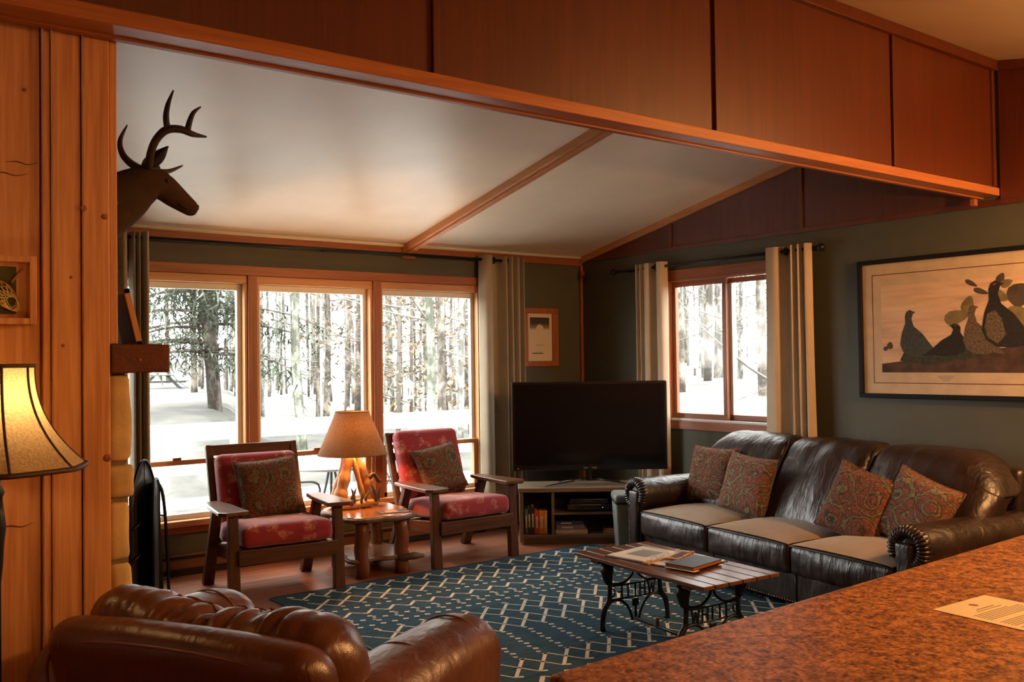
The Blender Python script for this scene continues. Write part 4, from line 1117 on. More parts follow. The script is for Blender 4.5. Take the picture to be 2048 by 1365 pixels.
# upright books, left bay
def book(loc, rz, w, d, h, col, label, lying=False, tilt=0, group=None, page=(.6, .53, .4)):
    t = T('book', label, 'book', loc, rz, group)
    if tilt: t.rotation_euler = (0, tilt, rz)
    cm = plain('book_cover_%d' % len(MATS), col, .5, 0, .12, 40); pmz = plain('book_pages_%d' % len(MATS), page, .8, 0, .1, 90)
    if lying:   # spine faces -y, w along x
        B('pages', pmz, (-w/2+.004, w/2-.004, .006, d-.004, .004, h-.004), t)
        B('cover', cm, (-w/2, w/2, .0, d, 0, .004), t, .001); B('cover', cm, (-w/2, w/2, 0, d, h-.004, h), t, .001); B('spine', cm, (-w/2, w/2, -.002, .004, 0, h), t, .002)
        B('spine_title', pmz, (-w*.3, w*.1, -.003, -.002, h*.3, h*.65), t)
    else:
        B('pages', pmz, (-w/2+.003, w/2-.003, .005, d-.004, .004, h-.004), t)
        B('cover', cm, (-w/2, -w/2+.003, 0, d, 0, h), t, .001); B('cover', cm, (w/2-.003, w/2, 0, d, 0, h), t, .001); B('spine', cm, (-w/2, w/2, -.002, .004, 0, h), t, .002)
        B('spine_title', pmz, (-w*.22, w*.22, -.003, -.002, h*.25, h*.75), t)
    return t
zb = .0785
xs = -.548
for (w, h, c, lb) in ((.022, .205, (.10, .16, .22), 'slim blue grey book at the left of the stand shelf'), (.026, .215, (.012, .014, .018), 'black book beside the blue grey one on the stand'), (.028, .222, (.018, .02, .028), 'tall dark navy book before the red one on the stand'),
                      (.036, .192, (.42, .055, .02), 'red orange spined book on the television stand'), (.040, .190, (.62, .20, .02), 'thick yellow orange book on the television stand'), (.024, .192, (.66, .30, .03), 'slim yellow book at the right of the upright row')):
    book(tvw(xs+w/2, .05, zb), RZT, w, .15, h, c, lb, group='upright books on the stand'); xs += w+.001
zz = zb
for (w, d, h, c, lb, px_) in ((.26, .17, .034, (.55, .42, .26), 'cream spined book at the bottom of the lying stack', -.17), (.23, .16, .038, (.20, .17, .26), 'purple grey book in the middle of the lying stack', -.18), (.22, .16, .030, (.035, .05, .09), 'dark blue book on top of the lying stack', -.19)):
    book(tvw(px_, .04, zz), RZT, w, d, h, c, lb, True, group='stacked books in the middle bay'); zz += h+.0005
zz = zb
for (w, h, c, lb) in ((.14, .022, (.40, .27, .16), 'small tan book at the right of the stand middle bay'), (.13, .018, (.30, .10, .06), 'small rust book on the tan book at the right')):
    book(tvw(.16, .05, zz), RZT, w, .12, h, c, lb, True, group='small books at the right'); zz += h+.0005
# grey bin by the sofa
gb = T('waste_bin', 'slim grey plastic bin between sofa and television stand', 'bin', (5.035, 5.27, 0), R(-36))
MB().rbox((0, 0, .20), (.095, .12, .20), .02, 3, lambda p: Vector((p.x*(1+.12*p.z/.2), p.y*(1+.1*p.z/.2), p.z))).build('body', 'grey_bin', gb, True)
MB().rbox((0, 0, .435), (.112, .14, .036), .03, 3).build('lid', 'grey_bin', gb, True)
B('lid_band', 'dark_matte', (-.106, .106, -.133, .133, .394, .402), gb)
MB().lathe([(.03, 0), (.034, .006), (.02, .012)], 16, (.0, -.03, .470)).build('lid_knob', 'silver', gb, True)

# ---------------------------------------------------------------- coffee table on cast iron sewing machine legs
CTX, CTY, CTR = 3.675, 3.515, R(-4)
ct = T('coffee_table', 'plank coffee table on black cast iron sewing machine legs', 'coffee table', (CTX, CTY, 0), CTR)
pw = [.080, .092, .096, .096, .092, .074]; x = -sum(pw)/2
for w in pw:
    B('plank', 'table_plank', (x+.003, x+w-.003, -.51, .51, .391, .410), ct, .003); x += w
for yy in (-.36, .36): B('batten', 'table_plank', (-.24, .24, yy-.03, yy+.03, .368, .391), ct, .003)
def trestle(yc, face):
    for s_ in (-1, 1):
        pts = [(.195*s_, yc, .368), (.200*s_, yc, .33), (.193*s_, yc, .275), (.180*s_, yc, .262)]
        MB().tube(pts, [.034, .036, .024, .018], 12).build('leg_pod', 'iron', ct, True)
        MB().tube(smooth_path([(.180*s_, yc, .275), (.182*s_, yc, .21), (.190*s_, yc, .165), (.222*s_, yc, .12), (.236*s_, yc, .05), (.232*s_, yc, .012)], 5), lerp_list([.013, .013, .015, .016, .013, .017], 26), 10).build('leg', 'iron', ct, True)
        MB().lathe([(.014, 0), (.017, .006), (.012, .016)], 12).build('caster_foot', 'iron', ct, True, loc=(.232*s_, yc, .0105))
        # inner arch from foot to centre boss
        MB().tube(smooth_path([(.200*s_, yc, .145), (.150*s_, yc, .165), (.090*s_, yc, .150), (.045*s_, yc, .10), (.022*s_, yc, .04)], 5), .008, 8).build('arch', 'iron', ct, True)
        # upper Y brace
        MB().tube(smooth_path([(.005*s_, yc, .345), (.02*s_, yc, .295), (.07*s_, yc, .258), (.13*s_, yc, .252), (.178*s_, yc, .262)], 5), .007, 8).build('brace', 'iron', ct, True)
        MB().tube(smooth_path([(.005*s_, yc, .330), (.028*s_, yc, .358), (.05*s_, yc, .368)], 4), .006, 8).build('brace_hook', 'iron', ct, True)
    def up(xx): return .245-.012*(xx/.17)**2*0
    MB().tube([(-.180, yc, .245), (0, yc, .240), (.180, yc, .245)], .0055, 8).build('name_bar', 'iron', ct, True)
    MB().tube([(-.185, yc, .170), (0, yc, .166), (.185, yc, .170)], .0055, 8).build('name_bar', 'iron', ct, True)
    MB().rbox((0, yc, .135), (.022, .008, .022), .007, 2).build('boss', 'iron', ct, True)
    MB().tube(arc((-.168*face*-1, yc, .207), .022, 0, 360, 14)[:-1], .005, 6, closed=True).build('ring_scroll', 'iron', ct, True)
    # cast letters between the bars
    G = {'W': [((-.5, 1), (-.25, 0)), ((-.25, 0), (0, .8)), ((0, .8), (.25, 0)), ((.25, 0), (.5, 1))], 'H': [((-.35, 0), (-.35, 1)), ((.35, 0), (.35, 1)), ((-.35, .5), (.35, .5))],
         'I': [((0, 0), (0, 1))], 'T': [((0, 0), (0, 1)), ((-.4, 1), (.4, 1))], 'E': [((-.3, 0), (-.3, 1)), ((-.3, 0), (.3, 0)), ((-.3, .5), (.2, .5)), ((-.3, 1), (.3, 1))]}
    xs_ = {'W': -.118, 'H': -.052, 'I': 0, 'T': .052, 'E': .112}
    for ch, x_ in xs_.items():
        m = MB()
        for (a, b) in G[ch]:
            m.bar((face*(x_+a[0]*.052), yc, .170+a[1]*.072), (face*(x_+b[0]*.052), yc, .170+b[1]*.072), .009, .007, (0, 1, 0))
        m.build('letter', 'iron', ct)
trestle(-.30, 1); trestle(.30, -1)
MB().tube([(0, -.30, .045), (0, -.05, .034), (0, .30, .045)], .010, 8).build('treadle_rod', 'iron', ct, True)
MB().tube([(0, .12, .04), (0, .12, .085)], .011, 8).build('treadle_knob', 'trim_z', ct, True)
MB().tube([(.0, -.30, .13), (.0, -.30, .04)], .008, 8).build('rod_drop', 'iron', ct, True); MB().tube([(.0, .30, .13), (.0, .30, .04)], .008, 8).build('rod_drop', 'iron', ct, True)
# binder, notebooks on the coffee table
ZT = .4105
bd = T('open_binder', 'open ring binder with a white sleeve page on the coffee table', 'binder', (3.70, 3.60, ZT), R(8))
B('back_cover', 'dark_matte', (-.17, .17, -.005, .27, 0, .003), bd); B('front_cover', 'dark_matte', (-.17, .17, -.30, -.045, 0, .003), bd); B('spine', 'drift', (-.19, .19, -.042, -.004, 0, .012), bd, .003)
B('page_stack', 'white_page', (-.155, .165, .012, .262, .003, .009), bd)
B('page_picture', 'grey_bin', (-.07, .09, .06, .20, .009, .0094), bd)
B('page_stack', 'white_page', (-.165, .160, -.285, -.05, .003, .008), bd)
B('ring_plate', 'silver', (-.15, .15, -.032, -.016, .012, .016), bd, .002)
for x_ in (-.11, 0, .11): MB().tube(arc((x_, -.024, .014), .022, 0, 180, 10, 'yz'), .0022, 6).build('ring', 'silver', bd, True)
n1 = T('notebook', 'black notebook with reddish brown page edges on the binder', 'notebook', (3.685, 3.365, ZT+.0085), R(9))
B('pages', 'trim', (-.132, .132, -.085, .085, .003, .016), n1); B('cover', 'dark_matte', (-.135, .135, -.088, .088, .016, .0195), n1, .001); B('cover', 'dark_matte', (-.135, .135, -.088, .088, 0, .003), n1, .001)
B('sheet', 'white_page', (-.15, -.10, -.10, .08, -.0005, .001), n1)
n2 = T('notebook', 'tan printed notepad lying tilted on the black notebook', 'notebook', (3.745, 3.515, ZT+.0165), R(20))
B('pages', 'trim', (-.115, .115, -.035, .035, .0, .010), n2); B('cover', 'drift', (-.117, .117, -.037, .037, .010, .0125), n2, .001); B('print', 'ink', (-.09, .08, -.02, .022, .0125, .0129), n2)
for x_ in (-.06, .06): MB().tube(arc((x_, -.035, .008), .012, -60, 240, 8, 'yz'), .0016, 6).build('wire_ring', 'black_metal', n2, True)

# ---------------------------------------------------------------- brown leather club chair in the foreground (seen from behind)
cc_ = T('leather_club_chair', 'brown leather club chair seen from behind in the foreground', 'armchair', (1.58, 2.825, 0), R(-60))
def CP(name, mb, mat='club_leather', parent=cc_, **k): return mb.build(name, mat, parent, True, **k)
CP('base', MB().rbox((-.05, -.52, .19), (.47, .36, .13), .04, 6))
CP('front_panel', MB().rbox((-.07, -.115, .25), (.53, .040, .20), .035, 6))
MB().tube([(-.58, -.09, .447), (.44, -.09, .447)], .005, 6).build('welt', 'club_welt', cc_, True)
def wseat(p):
    u = p.x/.35; v = p.y/.34; q = p.copy()
    if p.z > 0: q.z += .045*max(0, (1-u**2)*(1-v**2)) + .014*noise.noise(Vector((p.x*7, p.y*14, 1)))
    return q
sc_ = CP('seat_cushion', MB().rbox((-.07, -.44, .43), (.35, .34, .075), .05, 14, wseat, rs=4))
MB().tube([(.07, -.76, .50), (.07, -.44, .535), (.07, -.14, .512)], .003, 6).build('seam', 'club_welt', sc_, True)
for s_ in (-1, 1):
    def warm(p, s_=s_):
        q = p.copy(); v = p.y/.335
        if p.z > 0: q.z -= .012*v*v
        k = .5+.5*(p.z/.32)
        q.x = p.x*(1+.10*(k-.5)); q.x += s_*.018*k
        return q
    ar_ = CP('arm', MB().rbox((-.09+.440*s_, -.515, .412), (.128, .42, .325), .118, 10, warm, rs=9))
    for (yy, rr_) in ((-.56, .1325), (-.265, .1305)):
        MB().tube([(-.09+.4535*s_+rr_*math.cos(a), yy, .609+(rr_-.004)*math.sin(a)) for a in [R(x_) for x_ in range(-15, 196, 10)]], .0035, 6).build('seam', 'club_welt', ar_, True)
def wback(p):
    q = p.copy(); v = (p.z+.28)/.56; u = p.x/.43
    q.y -= .13*v
    q.z -= .02*abs(u)**3*max(0, v)
    return q
ob_ = CP('outer_back', MB().rbox((0, -.86, .575), (.425, .078, .288), .077, 12, wback, rs=7))
def ring(sy, dz):
    out = []
    for i in range(61):
        t_ = i/60
        if t_ < .25: p = Vector((-.415, sy, -.28+.40*t_/.25))
        elif t_ < .32: a = (t_-.25)/.07*PI/2; p = Vector((-.415+.10*(1-math.cos(a)), sy, .12+.118*math.sin(a)))
        elif t_ < .68: p = Vector((-.315+.63*(t_-.32)/.36, sy, .238+.010*math.sin(PI*(t_-.32)/.36)))
        elif t_ < .75: a = (t_-.68)/.07*PI/2; p = Vector((.315+.10*math.sin(a), sy, .238-.118*(1-math.cos(a))))
        else: p = Vector((.415, sy, .12-.40*(t_-.75)/.25))
        q = wback(p); out.append((q.x, q.y-.86, q.z+.575+dz))
    return out
MB().tube(ring(-.068, .0), .0045, 6).build('welt', 'club_welt', ob_, True)
def wpil(p):
    q = p.copy(); v = (p.z+.27)/.54; u = p.x/.41
    q.y -= .13*v
    if p.y > 0: q.y += .07*max(0, 1-u*u)*max(0, 1-(2*v-1)**2)
    if v > .45:
        k = (v-.45)/.55
        q.z += k*(.022*max(0, -u)**1.5 - .028*math.exp(-((u+.05)/.45)**2) + .012*max(0, u)*(1-u)) - .018*abs(u)**6*k - .03*max(0, u-.4)*k
        cr = (1-min(1, abs(noise.noise(Vector((p.x*17, p.y*3, 3))))*3.2))**2
        q.z -= .030*k*cr*math.exp(-((u-.05)/.6)**2); q.y -= .014*k*noise.noise(Vector((p.x*30, p.z*6, 9)))
    return q
PZ = .628
bp = CP('back_pillow', MB().rbox((0, -.735, PZ), (.415, .115, .27), .112, 64, wpil, rs=7))
def pe(i, n=40):
    u = -1+2*i/n; q = wpil(Vector((u*.365, .055, .256-.05*u**4))); return (q.x, q.y-.735, q.z+PZ+.004)
MB().tube([pe(i) for i in range(41)], .0030, 6).build('seam', 'club_welt', bp, True)
for x_ in (-.40, .40):
    for y_ in (-.82, -.20): MB().lathe([(.03, 0), (.035, .03), (.03, .062)], 12).build('foot', 'chair_wood', cc_, True, loc=(x_, y_, 0))
# ---------------------------------------------------------------- floor lamp with bell shade at the left
LMX, LMY = .375, 2.70
fla = T('floor_lamp', 'lit floor lamp with cream bell shade and dark trim at the left', 'lamp', (LMX, LMY, 0))
MB().lathe([(.13, 0), (.13, .015), (.09, .03), (.03, .045), (.014, .07)], 28).build('base', 'black_metal', fla, True)
MB().lathe([(.011, .06), (.011, .95), (.016, 1.0), (.018, 1.05), (.023, 1.09), (.018, 1.13), (.014, 1.165), (.020, 1.18), (.010, 1.20), (.010, 1.36)], 16).build('pole', 'black_metal', fla, True)
NS = 8
def bell(v):       # radius at height fraction v (0 bottom)
    return .088+.126*(1-v)**2.3
zs0, zs1 = 1.240, 1.502
def bellp(u, v):
    a = 2*PI*u + R(10); r_ = bell(v); k = math.cos(PI/NS)/math.cos((a % (2*PI/NS))-PI/NS)
    return (r_*(.35+.65*k)*math.cos(a), r_*(.35+.65*k)*math.sin(a), zs0+(zs1-zs0)*v - .012*(1-v)*(0))
bsd = MB().grid(bellp, 64, 14, cu=True).build('lamp_shade', 'bell_shade', fla, True)
sb = plain('dark_shade_piping', (.055, .026, .012), .6)
for v, r_ in ((0, .0075), (1, .006)): MB().tube([bellp(i/64, v) for i in range(64)], r_, 6, closed=True).build('trim_band', sb, bsd, True)
for k in range(NS):
    u = k/NS-R(10)/(2*PI)
    MB().tube([tuple(Vector(bellp(u, i/12))*1.0) for i in range(13)], .0035, 6).build('rib', sb, bsd, True)
MB().lathe([(.012, 1.355), (.028, 1.39), (.032, 1.42), (.022, 1.45), (.004, 1.46)], 14).build('bulb', bulbm, fla, True)
bulb_light('floor_lamp_bulb', (LMX, LMY, 1.41), 110, .03, (1.0, .50, .18))

# ---------------------------------------------------------------- stone fireplace, mantel and what stands there
fp = T('stone_fireplace', 'stone chimney breast beside the pine wall', 'fireplace', (.7135, 2.972, 0))
def stone(y0, y1, z0, z1, x1=.075, dx=0):
    g = .006
    cx, cy, cz = (x1+dx)/2, (y0+y1)/2, (z0+z1)/2; sd = y0*7+z0*13
    MB().rbox((0, 0, 0), ((x1+dx)/2, (y1-y0)/2-g, (z1-z0)/2-g), .016, 4, lambda p: p+Vector((.010, .006, .006))*noise.noise(Vector((p.x*10+sd, p.y*10, p.z*10))), rs=2).build('stone', 'stone', fp, True, loc=(cx, cy, cz))
B('mortar_core', 'mortar', (.0, .050, .02, 2.0, 0, 1.475), fp)
zrow = [0, .26, .46, .69, .905, 1.09, 1.205, 1.480]
for i, (a, b) in enumerate(zip(zrow, zrow[1:])):
    yy = .0
    while yy < 2.0:
        w = .11+.05*((i*3) % 2) if yy == 0 else random.uniform(.18, .36)
        y1 = min(2.0, yy+w)
        if 2.0-y1 < .1: y1 = 2.0
        if not (yy > .50 and y1 < 1.60 and b < .80): stone(yy, y1, a, b, .066, .012*noise.noise(Vector((yy*5, a*5, 0))))
        yy = y1
B('firebox', 'opening_black', (.05, .056, .55, 1.50, .02, .68), fp)  # flat black sheet where the firebox opens
B('upper_breast', 'mortar', (.0, .03, .10, 2.0, 1.568, 2.80), fp)
mt = T('mantel_shelf', 'rough reddish wooden mantel beam on the stone fireplace', 'mantel', (.7135, 2.952, 1.476))
MB().rbox((.087, 1.0, .044), (.086, 1.0, .0435), .006, 8, lambda p: p+Vector((.003, .002, .003))*noise.noise(p*25)).build('beam', 'mantel', mt, True)
MB().lathe([(.006, 0), (.004, .002)], 10).build('peg', 'trim_z', mt, loc=(.085, .0015, .062), rot=(R(90), 0, 0)); MB().lathe([(.006, 0), (.004, .002)], 10).build('peg', 'trim_z', mt, loc=(.085, .0015, .040), rot=(R(90), 0, 0))
ZM = 1.5645
pf = T('photo_frame', 'wooden photo frame leaning on the mantel', 'picture frame', (.862, 3.26, ZM))
pf.rotation_euler = (0, R(-13), 0)
for nm, b in (('frame_side', (-.014, .004, -.09, -.074, 0, .19)), ('frame_side', (-.014, .004, .074, .09, 0, .19)), ('frame_rail', (-.014, .004, -.09, .09, 0, .016)), ('frame_rail', (-.014, .004, -.09, .09, .174, .19))): B(nm, 'fir_z', b, pf, .001)
B('back_board', 'panel', (-.016, -.010, -.075, .075, .015, .175), pf)
pf2 = T('photo_frame', 'smaller dark photo frame behind the leaning one on the mantel', 'picture frame', (.80, 3.42, ZM)); pf2.rotation_euler = (0, R(-16), 0)
B('board', 'panel', (-.012, .0, -.06, .06, 0, .13), pf2); B('rim', 'trim_z', (0, .006, -.065, .065, 0, .012), pf2); B('rim', 'trim_z', (0, .006, -.065, .065, .12, .132), pf2)
# dried leaf spray hanging above the mantel
dlv = T('dried_leaf_spray', 'spray of dried brown leaves hanging above the mantel', 'dried leaves', (.78, 3.45, 1.72))
MB().tube([(0, 0, .40), (.03, 0, .2), (.03, .0, 0)], .004, 6).build('stem', 'leaf_brown', dlv, True)
for k in range(13):
    zz = .38-.027*k; a = R(40*k); L = .055
    def lfn(u, v, a=a, zz=zz, L=L):
        w = math.sin(PI*min(.97, u))*.022*(v*2-1); r_ = u*L
        return (.03+r_*math.cos(a)*.9-w*math.sin(a), r_*math.sin(a)+w*math.cos(a), zz-.6*u*L+.008*math.sin(v*7))
    MB().grid(lfn, 7, 5).build('leaf', 'leaf_brown', dlv, True, solid=.0015)
# black folding fire screen
fs = T('fire_screen', 'black folding metal fire screen with arched top', 'fire screen', (1.51, 5.78, 0), R(0))
def fpanel(x0, y0, x1, y1, h0, h1, arched, bars):
    p0 = Vector((x0, y0, 0)); p1 = Vector((x1, y1, 0)); n = 14
    top = []
    for i in range(n+1):
        t_ = i/n; hh = h0+(h1-h0)*t_ + (arched*math.sin(PI*min(1, t_)) if arched > 0 else 0)
        top.append(p0.lerp(p1, t_)+Vector((0, 0, hh)))
    MB().tube([p0]+top+[p1], .009, 8).build('frame', 'iron', fs, True)
    MB().tube([p0+Vector((0, 0, .05)), p1+Vector((0, 0, .05))], .006, 6).build('rail', 'iron', fs, True)
    for k in range(1, bars+1):
        t_ = k/(bars+1); q = p0.lerp(p1, t_); MB().tube([q, q+Vector((0, 0, h0+(h1-h0)*t_+arched*math.sin(PI*t_)))], .0035, 5).build('bar', 'iron', fs, True)
    m = MB().grid(lambda u, v: tuple(p0.lerp(p1, u)+Vector((0, 0, .02+v*(h0+(h1-h0)*u+arched*math.sin(PI*u)-.03)))), 8, 8)
    m.build('mesh_panel', 'dark_matte', fs, True, solid=.002)
fpanel(-.06, -.20, .16, .04, .74, .70, .22, 1)
fpanel(.06, -.22, .16, .02, .78, .78, .05, 2)
MB().bar((.105, -.02, 0), (.095, -.02, .80), .045, .012).build('hinge_post', 'iron', fs)
for (x_, h_) in ((.165, .80), (.205, .78)):
    MB().tube(smooth_path([(x_+.03, .07, 0), (x_+.015, .07, .45), (x_-.005, .07, h_-.08), (x_-.035, .07, h_), (x_-.075, .06, h_+.02)], 5), .010, 8).build('folded_frame', 'iron', fs, True)
MB().tube([(.12, .05, .60), (.21, .07, .58)], .006, 6).build('link_bar', 'iron', fs, True); MB().tube([(.12, .05, .20), (.235, .07, .20)], .006, 6).build('link_bar', 'iron', fs, True)
for z_ in (.62, .44): MB().tube([(-.05, -.205, z_-.06), (.08, -.08, z_)], .009, 6).build('scroll_bar', 'iron', fs, True)

# ---------------------------------------------------------------- deer head trophy
DY = 4.16
dh = T('deer_head', 'mounted deer head with antlers above the mantel', 'trophy', (.745, DY, 2.05))
def ell(path):   # list of (x,z, halfheight, halfwidth); sections perpendicular to path in x-z
    k = 5; P3 = smooth_path([(a, 0, b) for a, b, c, d in path], k); hh = lerp_list([c for a, b, c, d in path], len(P3)); ww = lerp_list([d for a, b, c, d in path], len(P3))
    m = MB(); n = 18
    for i, p in enumerate(P3):
        t_ = (P3[min(i+1, len(P3)-1)]-P3[max(i-1, 0)]).normalized(); N = Vector((-t_.z, 0, t_.x))
        for j in range(n):
            a = 2*PI*j/n; q = p+N*hh[i]*math.sin(a)+Vector((0, 1, 0))*ww[i]*math.cos(a); m.v.append(tuple(q))
    for i in range(len(P3)-1):
        for j in range(n): m.f.append((i*n+j, (i+1)*n+j, (i+1)*n+(j+1) % n, i*n+(j+1) % n))
    m.f.append(tuple(range(n))); m.f.append(tuple(reversed(range((len(P3)-1)*n, len(P3)*n))))
    return m
X0, Z0 = .745, 2.05
def L_(x, z): return (x-X0, z-Z0)
path = [(*L_(.755, 2.06), .19, .15), (*L_(.90, 2.12), .155, .125), (*L_(1.03, 2.195), .118, .095), (*L_(1.125, 2.265), .088, .072), (*L_(1.185, 2.285), .072, .064), (*L_(1.225, 2.275), .060, .056), (*L_(1.27, 2.243), .053, .044), (*L_(1.315, 2.212), .043, .036), (*L_(1.350, 2.190), .035, .031), (*L_(1.368, 2.182), .018, .020)]
ell(path).build('head_and_neck', 'deer', dh, True)
MB().lathe([(.17, 0), (.19, .01), (.18, .025)], 28).build('mount_plaque', 'chair_wood', dh, True, loc=(.0, 0, .02), rot=(0, R(90), 0))
for s_ in (-1, 1):
    yq = .055*s_
    MB().lathe([(.004, -.012), (.011, -.006), (.012, 0), (.008, .009)], 12).build('eye', 'glass_eye', dh, True, loc=(1.222-X0, .048*s_, 2.292-Z0), rot=(R(90*s_*-1), 0, 0))
    # ear
    def ear(u, v, s_=s_):
        w = math.sin(PI*min(.98, .12+u*.86))*.030*(v*2-1); L = .125*u
        return (1.150-X0+L*.55+w*.7, s_*(.050+L*.42-.02*abs(v*2-1)), 2.345-Z0+L*.72-w*.5)
    MB().grid(ear, 9, 6).build('ear', 'deer_dark', dh, True, solid=.005)
    def ant(pts, r, name='antler'):
        sp = smooth_path([(x_-X0, (yy_-DY), z_-Z0) for x_, yy_, z_ in pts], 6)
        MB().tube(sp, lerp_list(r, len(sp)), 8).build(name, 'bone', dh, True)
    if s_ < 0:     # near side antler
        y_ = DY-.06
        ant([(1.155, DY-.035, 2.345), (1.150, y_-.02, 2.40), (1.165, y_-.05, 2.455), (1.20, y_-.075, 2.495), (1.255, y_-.085, 2.503), (1.31, y_-.08, 2.490), (1.378, y_-.05, 2.494)], [0.0182, 0.0169, 0.0169, 0.0182, 0.0169, 0.0130, 0.0039])
        ant([(1.205, y_-.075, 2.495), (1.195, y_-.085, 2.545), (1.202, y_-.09, 2.60), (1.225, y_-.09, 2.665)], [0.0143, 0.0130, 0.0104, 0.0026], 'tine')
        ant([(1.285, y_-.082, 2.500), (1.295, y_-.085, 2.545), (1.312, y_-.085, 2.585), (1.345, y_-.08, 2.615)], [0.0143, 0.0117, 0.0091, 0.0026], 'tine')
    else:
        y_ = DY+.06
        ant([(1.150, DY+.035, 2.345), (1.11, y_+.03, 2.385), (1.085, y_+.06, 2.43), (1.082, y_+.08, 2.49), (1.115, y_+.09, 2.565)], [0.0182, 0.0169, 0.0143, 0.0104, 0.0026])
        ant([(1.175, DY+.03, 2.350), (1.215, y_, 2.355), (1.27, y_+.01, 2.362), (1.332, y_+.01, 2.395)], [0.0130, 0.0130, 0.0104, 0.0026], 'tine')
MB().rbox((0, 0, 0), (.013, .020, .014), .010, 2, rs=2).build('nose', 'deer_dark', dh, True, loc=(1.364-X0, 0, 2.198-Z0))
for s_ in (-1, 1): MB().tube(smooth_path([(1.358-X0, .012*s_, 2.172-Z0), (1.32-X0, .030*s_, 2.185-Z0), (1.28-X0, .038*s_, 2.205-Z0)], 4), .003, 6).build('mouth_line', 'deer_dark', dh, True)
MB().tube([(1.135-X0, -.03, 2.345-Z0), (1.19-X0, -.015, 2.352-Z0), (1.19-X0, .015, 2.352-Z0), (1.135-X0, .03, 2.345-Z0)], .022, 8).build('crown_tuft', 'deer_dark', dh, True)

# ---------------------------------------------------------------- framed things on walls
sbx = T('shadow_box', 'wooden shadow box with a small fishing net on the pine wall', 'shadow box', (.40, 2.984, 1.62))
B('side', 'pine', (.095, .114, -.035, 0, 0, .195), sbx, .002); B('side', 'pine', (-.114, -.095, -.035, 0, 0, .195), sbx, .002)
B('rail', 'pine', (-.095, .095, -.035, 0, 0, .018), sbx, .002); B('rail', 'pine', (-.095, .095, -.035, 0, .177, .195), sbx, .002)
B('backing', 'pine', (-.095, .095, -.006, 0, .018, .177), sbx); B('green_card', plain('green_card', (.07, .075, .022), .8), (-.07, .065, -.008, -.006, .030, .165), sbx)
MB().tube([(.182, -.014, .160), (.152, -.014, .120)], .0035, 8).build('net_handle', 'drift', sbx, True, loc=(-.10, 0, 0))
def hoop(i): 
    a = 2*PI*i/28; x_, z_ = .028*math.cos(a), .043*math.sin(a)
    b = R(-38); return (.130+x_*math.cos(b)+z_*math.sin(b)*-1*-1, -.014, .085+x_*math.sin(b)*-1+z_*math.cos(b))
hp = MB().tube([hoop(i) for i in range(28)], .002, 6, closed=True).build('net_hoop', 'drift', sbx, True, loc=(-.10, 0, 0))
cord = plain('yellow_net_cord', (.60, .48, .20), .8)
mn = MB()
for i in range(14):
    p = Vector(hoop(i*2)); 
    for dlt in (-5, 5):
        q = Vector(hoop((i*2+dlt) % 28))*.55+Vector((.165, -.016, .055))*.45; mn.tube([p, (p+q)/2+Vector((.006, -.006, -.012)), q+Vector((.012, 0, -.015))], .0011, 5)
for k in range(3): mn.tube([tuple(Vector(hoop(i))*(.8-.18*k)+Vector((.175, -.018, .045))*(.2+.18*k)) for i in range(28)], .001, 5, closed=True)
mn.build('net_mesh', cord, sbx, True, loc=(-.10, 0, 0))

pr_ = T('framed_print', 'small wood framed print of a pale moon beside the television', 'picture', (5.405, 6.797, 1.437))
for nm, b in (('frame_rail', (-.215, .215, -.025, 0, 0, .05)), ('frame_rail', (-.215, .215, -.025, 0, .49, .541)), ('frame_side', (-.215, -.145, -.025, 0, .05, .49)), ('frame_side', (.145, .215, -.025, 0, .05, .49))): B(nm, 'trim_z', b, pr_, .003)
B('paper', 'mat_card', (-.146, .146, -.010, 0, .05, .49), pr_)
skym = bpy.data.materials.new('dusk_print'); skym.use_nodes = True
nt = skym.node_tree; bq = nt.nodes['Principled BSDF']; tc = nt.nodes.new('ShaderNodeTexCoord'); sp_ = nt.nodes.new('ShaderNodeSeparateXYZ'); nt.links.new(tc.outputs['Object'], sp_.inputs[0])
nt.links.new(_ramp(nt, sp_.outputs[2], [(.335, (.62, .52, .38)), (.36, (.25, .17, .10)), (.40, (.05, .035, .025)), (.46, (.04, .03, .02))]), bq.inputs['Base Color']); bq.inputs['Roughness'].default_value = .8
B('printed_sky', skym, (-.115, .115, -.0105, -.010, .33, .455), pr_)
m = MB(); m.prism([(-.045, .20), (.045, .20)] + [(.045*math.cos(R(a)), .345+.045*math.sin(R(a))) for a in range(0, 181, 15)], .0106, .0112, Matrix(((1, 0, 0, 0), (0, 0, -1, 0), (0, 1, 0, 0), (0, 0, 0, 1))))
m.build('moon', 'mat_card', pr_)
B('shore_line', 'grey_ink', (-.05, .04, -.0106, -.010, .195, .199), pr_); B('signature', 'ink', (-.095, .045, -.0106, -.010, .118, .123), pr_)
for k in range(7): B('signature', 'ink', (-.085+.018*k, -.078+.018*k, -.0107, -.0101, .116, .127+.004*(k % 3)), pr_)

bg = T('framed_print', 'large black framed print of game birds above the sofa', 'picture', (5.93, 3.807, 1.205), R(-90))
